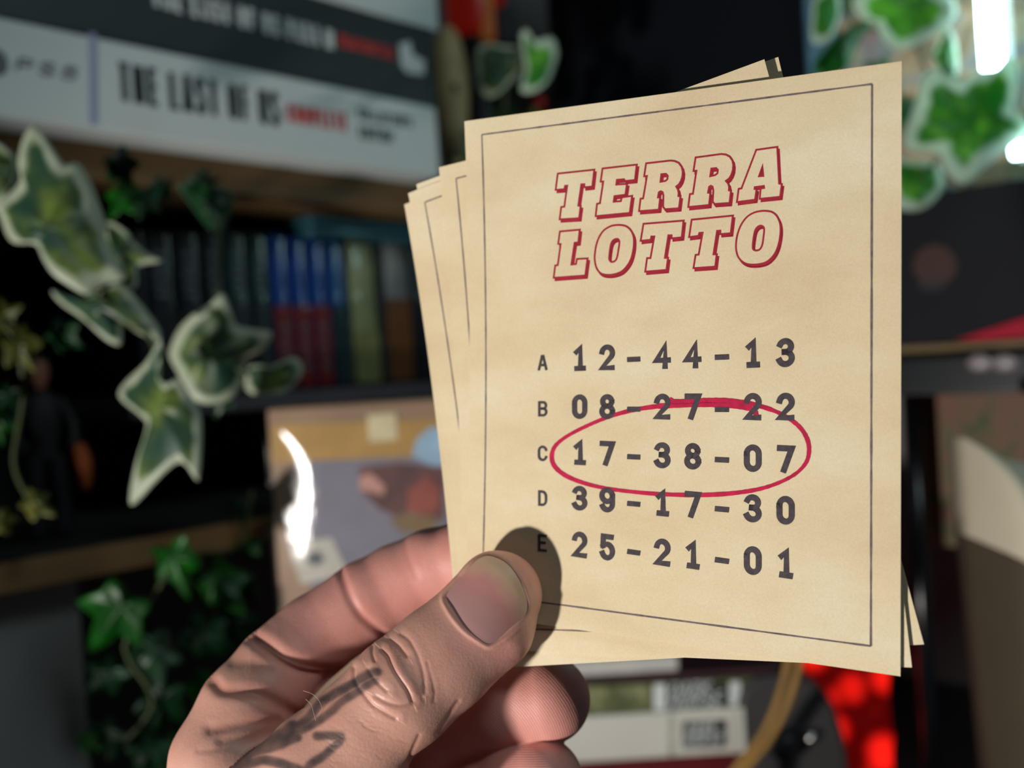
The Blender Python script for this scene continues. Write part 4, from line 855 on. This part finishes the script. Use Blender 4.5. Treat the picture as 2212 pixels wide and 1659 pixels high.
def field(chain, k=2.0):
    f = np.full(dim, 30.0, np.float32)
    P = [(np.array(hmm(a, b, c), np.float32), r * c / FPX, q) for a, b, c, r, q in chain]
    for (a, ra, qa), (b, rb, qb) in zip(P[:-1], P[1:]):
        m = max(ra, rb) + 7.0
        i0 = np.clip(((np.minimum(a, b) - m - lo) / VOX).astype(int), 0, dim - 1); i1 = np.clip(((np.maximum(a, b) + m - lo) / VOX).astype(int) + 1, 0, dim)
        if np.any(i1 <= i0): continue
        sl = tuple(slice(i0[j], i1[j]) for j in range(3))
        X = gx[sl[0]][:, None, None] - a[0]; Y = gy[sl[1]][None, :, None] - a[1]; Z = gz[sl[2]][None, None, :] - a[2]
        d = b - a; t = np.clip((X * d[0] + Y * d[1] + Z * d[2]) / float(d @ d), 0, 1)
        q = qa + (qb - qa) * t; r = ra + (rb - ra) * t
        v = np.sqrt((X - d[0] * t) ** 2 + (Y - d[1] * t) ** 2 + ((Z - d[2] * t) / q) ** 2) - r
        v = v * np.where(q < 1, 0.5 + 0.5 * q, 1)
        f[sl] = smin(f[sl], v.astype(np.float32), k)
    return f
FD = {n: field(c, 1.2) for n, c in CH.items()}
sd = smin(FD['index'], FD['palm'], 6.0)
sd = smin(sd, smin(smin(FD['middle'], FD['ring'], 0.7), FD['little'], 0.7), 0.7)
sd = smin(sd, smin(FD['thumb'], FD['thenar'], 5.0), 2.2)
sd[0], sd[-1], sd[:, 0], sd[:, -1], sd[:, :, 0], sd[:, :, -1] = 1, 1, 1, 1, 1, 1
def surface_nets(f):
    s = f < 0; c = np.zeros(np.array(f.shape) - 1, np.int8)
    for i in (0, 1):
        for j in (0, 1):
            for k in (0, 1): c += s[i:f.shape[0] - 1 + i, j:f.shape[1] - 1 + j, k:f.shape[2] - 1 + k]
    act = np.argwhere((c > 0) & (c < 8)); vid = np.full(c.shape, -1, np.int32); vid[tuple(act.T)] = np.arange(len(act))
    acc = np.zeros((len(act), 3)); cnt = np.zeros(len(act))
    cor = [(0, 0, 0), (1, 0, 0), (0, 1, 0), (1, 1, 0), (0, 0, 1), (1, 0, 1), (0, 1, 1), (1, 1, 1)]
    for a, b in [(0, 1), (2, 3), (4, 5), (6, 7), (0, 2), (1, 3), (4, 6), (5, 7), (0, 4), (1, 5), (2, 6), (3, 7)]:
        A = act + cor[a]; B = act + cor[b]; fa = f[tuple(A.T)]; fb = f[tuple(B.T)]; m = (fa < 0) != (fb < 0)
        t = np.where(m, fa / np.where(m, fa - fb, 1), 0)[:, None]
        acc += np.where(m[:, None], np.array(cor[a]) + t * (np.array(cor[b]) - np.array(cor[a])), 0); cnt += m
    V = act + acc / cnt[:, None]; Q = []
    for ax in range(3):
        o = [slice(None)] * 3; o2 = list(o); o[ax] = slice(0, -1); o2[ax] = slice(1, None)
        ch = s[tuple(o)] != s[tuple(o2)]; idx = np.argwhere(ch); b, d = [k for k in range(3) if k != ax]
        idx = idx[(idx[:, b] > 0) & (idx[:, d] > 0) & (idx[:, b] < f.shape[b] - 1) & (idx[:, d] < f.shape[d] - 1)]
        e = []
        for ob, od in ((-1, -1), (0, -1), (0, 0), (-1, 0)):
            q = idx.copy(); q[:, b] += ob; q[:, d] += od; e.append(vid[tuple(q.T)])
        e = np.stack(e, 1); ins = s[tuple(idx.T)]; flip = ins if ax != 1 else ~ins
        e[~flip] = e[~flip][:, ::-1]; Q.append(e)
    return V, np.concatenate(Q)
HV, HF = surface_nets(sd)
HV = lo + VOX * HV
# refine what the camera can see, then sculpt it
bm = bmesh.new()
bv = [bm.verts.new(v) for v in HV.tolist()]
for f in HF.tolist(): bm.faces.new([bv[i] for i in f])
bm.normal_update()
bmesh.ops.smooth_vert(bm, verts=bm.verts, factor=0.5, use_axis_x=True, use_axis_y=True, use_axis_z=True)
bm.normal_update()
sel = set()
for f in bm.faces:
    c = f.calc_center_median(); py = c.y / c.z * FPX + H / 2
    if f.normal.dot(c) < 0.15 * c.length and py < 1690: sel.update(f.edges)
bmesh.ops.subdivide_edges(bm, edges=list(sel), cuts=2, use_grid_fill=True)
bm.normal_update(); bm.verts.index_update()
P = np.array([v.co[:] for v in bm.verts]); N = np.array([v.normal[:] for v in bm.verts])
for f in bm.faces: pass
faces = [[v.index for v in f.verts] for f in bm.faces]; bm.free()
if np.mean(np.sum(N * (P - P.mean(0)), 1)) < 0: N = -N; faces = [f[::-1] for f in faces]
px = P[:, 0] / P[:, 2] * FPX + W / 2; py = P[:, 1] / P[:, 2] * FPX + H / 2
gi = np.clip(np.round((P - lo) / VOX).astype(int), 0, dim - 1)
names = list(FD); gv = np.stack([FD[n][tuple(gi.T)] for n in names], 1)
gv[:, names.index('thumb')] = np.minimum(gv[:, names.index('thumb')], gv[:, names.index('thenar')] + .5); gv[:, names.index('thenar')] = 99; who = np.argmin(gv, 1); isn = lambda *n: np.isin(who, [names.index(k) for k in n])
front = (np.sum(N * P, 1) < 0)
def segdist(poly, x=None, y=None):
    x = px if x is None else x; y = py if y is None else y
    d = np.full(x.shape, 1e9); poly = np.asarray(poly, float)
    for a, b in zip(poly[:-1], poly[1:]):
        e = b - a; t = np.clip(((x - a[0]) * e[0] + (y - a[1]) * e[1]) / (e @ e), 0, 1)
        d = np.minimum(d, np.hypot(x - a[0] - e[0] * t, y - a[1] - e[1] * t))
    return d
CS = 0.5
disp = np.zeros(len(P)); red = np.zeros(len(P))
def crease(poly, sig, depth, *grp, smooth=4, fold=0.0):
    """a groove along a line; fold > 0 lets the skin bulge on the line's left side, fold < 0 on its right"""
    global disp, red
    q = catmull(poly, smooth); m = isn(*grp) & front; d = segdist(q); near = d < 12 * sig; g = np.exp(-(d / sig) ** 2) * m
    depth = depth * CS; disp -= depth * g; red = np.maximum(red, g * min(.8, depth * 1.1))
    if fold:
        sg = np.zeros(len(P)); best = np.full(len(P), 1e9); idx = np.where(near & m)[0]
        for a, b in zip(q[:-1], q[1:]):
            e = b - a; L2 = e @ e
            if L2 < 1e-9: continue
            x = px[idx] - a[0]; y = py[idx] - a[1]; t = np.clip((x * e[0] + y * e[1]) / L2, 0, 1); dd = np.hypot(x - e[0] * t, y - e[1] * t); cr = e[0] * y - e[1] * x
            u = dd < best[idx]; best[idx[u]] = dd[u]; sg[idx[u]] = -np.sign(cr[u])
        e0 = np.minimum(np.hypot(px - q[0][0], py - q[0][1]), np.hypot(px - q[-1][0], py - q[-1][1])); fade = np.clip(e0 / (4 * sig), 0, 1)
        disp += abs(fold) * depth * (sg * np.sign(fold) > 0) * m * fade * np.exp(-((d - 2.6 * sig) / (2.4 * sig)) ** 2) * np.clip(d / sig, 0, 1)
IP = ('index', 'palm')
crease([(733,1230),(745,1265),(760,1300),(785,1335),(828,1370)], 10, 1.0, 'index', fold=.15)
crease([(872,1160),(880,1200),(900,1245)], 9, .22, 'index')
crease([(540,1372),(575,1393),(612,1418),(660,1441),(720,1452),(770,1452)], 15, 2.6, *IP, fold=.15)
crease([(462,1474),(480,1490),(520,1493),(560,1500),(600,1518),(645,1546)], 14, 1.7, *IP, fold=.12)
crease([(505,1430),(545,1432),(585,1446)], 14, .5, *IP)
crease([(455,1575),(500,1569),(550,1561),(600,1556)], 13, .9, *IP)
crease([(480,1602),(540,1592),(590,1574)], 12, .7, *IP)
crease([(430,1622),(500,1615),(560,1600)], 8, .25, *IP)
T_ = 'thumb'
_q = catmull([(545,1378),(575,1395),(612,1420),(660,1443),(720,1455),(790,1455)], 4); _d = segdist(_q); _yl = np.interp(px, _q[:, 0], _q[:, 1])
disp -= 1.6 * isn(*IP) * front * (py > _yl) * np.clip(_d / 8, 0, 1) * np.exp(-(_d / 55) ** 2) * np.clip((px - 540) / 120, 0, 1)
crease([(825,1404),(838,1417),(846,1435),(855,1453),(867,1471),(880,1490),(891,1515)], 4.5, .55, T_, fold=.65)
crease([(843,1382),(859,1392),(870,1405),(879,1417)], 4.5, .35, T_, fold=.65)
crease([(867,1370),(883,1381),(896,1402),(906,1425),(915,1457),(918,1496)], 4.5, .25, T_, fold=.6)
crease([(804,1397),(805,1414),(810,1428)], 4, .35, T_)
crease([(796,1446),(804,1459),(817,1475),(835,1492)], 4.5, .35, T_, fold=.65)
crease([(764,1443),(766,1467),(774,1484),(786,1500),(804,1522),(825,1536),(853,1552)], 5, .5, T_, fold=.65)
crease([(812,1504),(833,1515),(859,1523),(883,1520),(912,1507)], 5, .35, T_, fold=.65)
crease([(923,1430),(931,1459),(939,1495),(937,1515)], 4, .18, T_)
crease([(990,1515),(965,1552),(945,1585)], 5, .4, T_)
crease([(905,1590),(890,1625),(884,1645)], 5, .4, T_)
rw = random.Random(11)
for k in range(44):      # short cross wrinkles below the knuckle
    t = rw.uniform(0.05, 1); a = np.array([840, 1545]) + t * np.array([-190, 120]) + rw.uniform(-60, 60) * np.array([.69, .72]); L_ = rw.uniform(18, 45)
    b = a + L_ * np.array([.94, .33]); m_ = (a + b) / 2 + np.array([rw.uniform(-3, 3), 5])
    crease([a, m_, b], rw.uniform(2.2, 3.2), rw.uniform(.03, .07), T_, smooth=2)
disp += 0.5 * np.exp(-(np.hypot(px - 855, py - 1462) / 48) ** 2) * isn(T_) * front
NAIL = [(962,1290),(974,1320),(1001,1354),(1032,1378),(1057,1391),(1086,1378),(1116,1352),(1135,1329),(1139,1300),(1128,1265),(1108,1231),(1086,1211),(1055,1200),(1032,1208),(1010,1231),(984,1260)]
NC = np.array([1050.0, 1296.0]); ring = catmull(NAIL, 5, True)
ra = np.arctan2(ring[:, 1] - NC[1], ring[:, 0] - NC[0]); o_ = np.argsort(ra); ra, rr = ra[o_], np.hypot(ring[:, 0] - NC[0], ring[:, 1] - NC[1])[o_]
th = np.arctan2(py - NC[1], px - NC[0]); nr = np.hypot(px - NC[0], py - NC[1]); nb = np.interp(th, ra, rr, period=2 * math.pi)
tf = isn(T_) & front
disp -= 0.35 * tf * np.clip((nb + 1 - nr) / 6, 0, 1)
prox = np.clip(0.5 - 0.5 * np.cos(th - math.atan2(1345 - 1296, 1003 - 1050) + math.pi), 0, 1)
disp += tf * (0.10 + 0.22 * prox) * np.exp(-((nr - nb - 6) / 5.5) ** 2)
cut = np.exp(-((nr - nb) / 3.0) ** 2) * tf; red = np.maximum(red, 0.6 * cut)
for n_, q_ in ((0.006, .12), (0.02, .05)):
    pass
P = P + N * disp[:, None]
# skin colour: rosy palm side, tan back of the thumb, ink of the tattoo
pad = np.clip(isn('index') * np.clip((px - 520) / 160, 0, 1) + isn('middle', 'ring', 'little') * 1.0, 0, 1)
tan_, rosy, deep = np.array(srgb(218, 166, 148)), np.array(srgb(232, 164, 152)), np.array(srgb(142, 66, 54))
colr = tan_[None] * (1 - pad[:, None]) + rosy[None] * pad[:, None]
for c_, r_, k_ in (((1010, 1390), 42, .55), ((1100, 1420), 45, .7), ((870, 1440), 40, .2), ((1140, 1240), 30, .35)):
    g = (np.exp(-(np.hypot(px - c_[0], py - c_[1]) / r_) ** 2) * isn(T_) * k_)[:, None]; colr = colr * (1 - g) + rosy * g
colr = colr * (1 - .55 * red[:, None]) + deep * .55 * red[:, None]
TAT = [([(505,1664),(522,1634),(555,1616),(590,1600),(634,1574)], 16), ([(590,1598),(634,1573),(663,1555),(690,1521),(720,1501),(762,1478),(800,1456),(815,1454)], 9.5),
       ([(600,1602),(640,1583),(700,1549),(740,1514),(775,1492),(812,1470)], 8.5), ([(540,1624),(590,1612),(640,1590)], 11),
       ([(685,1590),(710,1589),(736,1592),(727,1608),(700,1632),(672,1650),(660,1664)], 8.5), ([(520,1657),(560,1642),(590,1645),(625,1656),(660,1668)], 10)]
ink = np.zeros(len(P))
wob = np.array([mnoise.noise(Vector((a * .05, b * .05, 0.3))) for a, b in zip(px, py)]) if True else 0
for pl, w_ in TAT:
    d = segdist(catmull(pl, 5)); ink = np.maximum(ink, 1 / (1 + np.exp((d - w_ * 1.15 * (1 + .12 * wob)) / 1.8)))
ink *= isn(T_) & front
ink *= np.clip(0.86 + 0.15 * wob, 0, 1)
colr = colr * (1 - .93 * ink[:, None]) + np.array(srgb(40, 48, 54)) * .93 * ink[:, None]
# friction ridges: a phase that runs across each pad
mid = [(1235, 1455), (1100, 1580)]
ph = np.where(isn('middle'), np.hypot((px - 1010) * 1.0, (py - 1640) * 1.0), np.where(isn('ring', 'little'), np.hypot((px - 1170) * .5, (py - 1950) * 1.0), np.hypot(px - 560, (py - 1560) * 1.2)))
amp = pad * front
hand_o = c2w(np.array(hmm(640, 2100, 226)) / 1000)
def hand_material():
    m = bpy.data.materials.new('skin'); m.use_nodes = True; nt = m.node_tree; b = nt.nodes['Principled BSDF']; L = nt.links.new
    at_ = nt.nodes.new('ShaderNodeAttribute'); at_.attribute_name = 'skin_colour'
    tc = nt.nodes.new('ShaderNodeTexCoord')
    n1 = nt.nodes.new('ShaderNodeTexNoise'); n1.inputs['Scale'].default_value = 120; n1.inputs['Detail'].default_value = 5; L(tc.outputs['Object'], n1.inputs['Vector'])
    r1 = nt.nodes.new('ShaderNodeValToRGB'); r1.color_ramp.elements[0].position = .3; r1.color_ramp.elements[1].position = .7
    r1.color_ramp.elements[0].color = (.90, .84, .82, 1); r1.color_ramp.elements[1].color = (1.0, 1.0, 1.0, 1); L(n1.outputs['Fac'], r1.inputs['Fac'])
    mx = nt.nodes.new('ShaderNodeMix'); mx.data_type = 'RGBA'; mx.blend_type = 'MULTIPLY'; mx.inputs[0].default_value = 1
    L(at_.outputs['Color'], mx.inputs[6]); L(r1.outputs['Color'], mx.inputs[7]); L(mx.outputs[2], b.inputs['Base Color'])
    b.inputs['Roughness'].default_value = .47; b.inputs['Specular IOR Level'].default_value = .42
    b.inputs['Subsurface Weight'].default_value = .4; b.inputs['Subsurface Radius'].default_value = (1, .35, .2); b.inputs['Subsurface Scale'].default_value = .0016
    # fine skin relief and friction ridges
    vo = nt.nodes.new('ShaderNodeTexVoronoi'); vo.inputs['Scale'].default_value = 1500; L(tc.outputs['Object'], vo.inputs['Vector'])
    n2 = nt.nodes.new('ShaderNodeTexNoise'); n2.inputs['Scale'].default_value = 700; n2.inputs['Detail'].default_value = 4; L(tc.outputs['Object'], n2.inputs['Vector'])
    ap = nt.nodes.new('ShaderNodeAttribute'); ap.attribute_name = 'ridge_phase'
    aa = nt.nodes.new('ShaderNodeAttribute'); aa.attribute_name = 'ridge_amount'
    n3 = nt.nodes.new('ShaderNodeTexNoise'); n3.inputs['Scale'].default_value = 90; L(tc.outputs['Object'], n3.inputs['Vector'])
    def mth(op, a, c, *k):
        q = nt.nodes.new('ShaderNodeMath'); q.operation = op
        for i, x in enumerate((a, c)):
            if x is None: continue
            if isinstance(x, (int, float)): q.inputs[i].default_value = x
            else: L(x, q.inputs[i])
        return q.outputs[0]
    s = mth('SINE', mth('ADD', mth('MULTIPLY', ap.outputs['Fac'], 2 * math.pi / 5.2), mth('MULTIPLY', n3.outputs['Fac'], 9.0)), None)
    s = mth('MULTIPLY', mth('MULTIPLY', s, aa.outputs['Fac']), .5)
    h = mth('ADD', mth('ADD', mth('MULTIPLY', vo.outputs['Distance'], .5), mth('MULTIPLY', n2.outputs['Fac'], .9)), s)
    bp = nt.nodes.new('ShaderNodeBump'); bp.inputs['Strength'].default_value = .32; bp.inputs['Distance'].default_value = .00016
    L(h, bp.inputs['Height']); L(bp.outputs['Normal'], b.inputs['Normal'])
    return m
SKIN = hand_material()
hand = mk('person', c2w(P / 1000), faces, SKIN, None, hand_o, True)
tag(hand, "left hand of a person with a tattooed thumb pinching the fan of tickets", 'hand')
me = hand.data
ca = me.color_attributes.new('skin_colour', 'FLOAT_COLOR', 'POINT'); ca.data.foreach_set('color', np.concatenate([colr, np.ones((len(P), 1))], 1).astype(np.float32).ravel())
for nm, arr in (('ridge_phase', ph), ('ridge_amount', amp)):
    a_ = me.attributes.new(nm, 'FLOAT', 'POINT'); a_.data.foreach_set('value', arr.astype(np.float32))

# thumbnail: a plate laid on the finger, with its pale free edge
bvh = BVHTree.FromPolygons([tuple(p) for p in P], faces)
NR, NA = 16, 72
V = []; F = []; uvn = []
def nail_hit(x, y):
    d = Vector(cs(x, y, 1.0)).normalized(); h = bvh.ray_cast(Vector((0, 0, 0)), d)
    return np.array(h[0])
axis = np.array([.72, -.69])
hits = []
for i in range(NR + 1):
    t = i / NR
    for k in range(NA):
        a = 2 * math.pi * k / NA - math.pi; R_ = float(np.interp(a, ra, rr, period=2 * math.pi)) * 0.995
        q = NC + t * R_ * np.array([math.cos(a), math.sin(a)]); hits.append((q, t, nail_hit(*q)))
Z = np.array([h[2] for h in hits]); Q = np.array([h[0] for h in hits]) - NC; T = np.array([h[1] for h in hits])
xa = Q @ axis; ya = Q @ np.array([.69, .72])
Mx = np.stack([np.ones_like(xa), xa, ya, xa * ya, xa ** 2, ya ** 2], 1); co, *_ = np.linalg.lstsq(Mx, Z[:, 2], rcond=None)
dz = Mx @ co
for (q, t, h), d_, x_ in zip(hits, dz, xa):
    d_ = d_ * .75 + h[2] * .25 - 0.42 + 0.30 * t ** 6
    V.append(cs(q[0], q[1], d_ / 1000)); uvn.append((x_ / 95, t))
for i in range(NR):
    for k in range(NA):
        k2 = (k + 1) % NA; F.append((i * NA + k, (i + 1) * NA + k, (i + 1) * NA + k2, i * NA + k2))
def nail_material():
    m = bpy.data.materials.new('fingernail'); m.use_nodes = True; nt = m.node_tree; b = nt.nodes['Principled BSDF']; L = nt.links.new
    a = nt.nodes.new('ShaderNodeAttribute'); a.attribute_name = 'free_edge'
    tc = nt.nodes.new('ShaderNodeTexCoord'); n = nt.nodes.new('ShaderNodeTexNoise'); n.inputs['Scale'].default_value = 160; L(tc.outputs['Object'], n.inputs['Vector'])
    ad = nt.nodes.new('ShaderNodeMath'); ad.operation = 'MULTIPLY_ADD'; L(n.outputs['Fac'], ad.inputs[0]); ad.inputs[1].default_value = .22; L(a.outputs['Fac'], ad.inputs[2])
    r = nt.nodes.new('ShaderNodeValToRGB'); e = r.color_ramp.elements
    e[0].position = .30; e[0].color = (*srgb(186, 140, 136), 1); e[1].position = .84; e[1].color = (*srgb(202, 168, 138), 1)
    k = e.new(.60); k.color = (*srgb(194, 134, 126), 1)
    L(ad.outputs[0], r.inputs['Fac']); L(r.outputs['Color'], b.inputs['Base Color'])
    b.inputs['Roughness'].default_value = .33; b.inputs['Coat Weight'].default_value = .15; b.inputs['Coat Roughness'].default_value = .3
    b.inputs['Subsurface Weight'].default_value = .15; b.inputs['Subsurface Scale'].default_value = .001
    return m
nail = mk('thumbnail', c2w(np.array(V)), F, nail_material(), hand, smooth=True)
a_ = nail.data.attributes.new('free_edge', 'FLOAT', 'POINT')
fe = [0.5 + .45 * u_ * 1.0 + .25 * max(0, t_ - .55) * (1 if u_ > -.1 else 0) - .1 for u_, t_ in uvn]
a_.data.foreach_set('value', np.array(fe, np.float32)); nail['label'] = 'short pinkish thumbnail with a pale yellowish free edge'

# two fine hairs standing off the edge of the thumb
HAIR = mat('blond_hair', srgb(214, 190, 160), .5, .1)
for hp in ([(682,1557), (676,1535), (672,1522), (660,1510)], [(697,1535), (690,1515), (676,1500), (655,1492)]):
    pts = [at(x, y, (205.5 + i * .4) / 1000 - .0050) for i, (x, y) in enumerate(hp)]
    MB().tube(catmull(pts, 4), 0.000032, 5).build('hair', HAIR, hand, True)
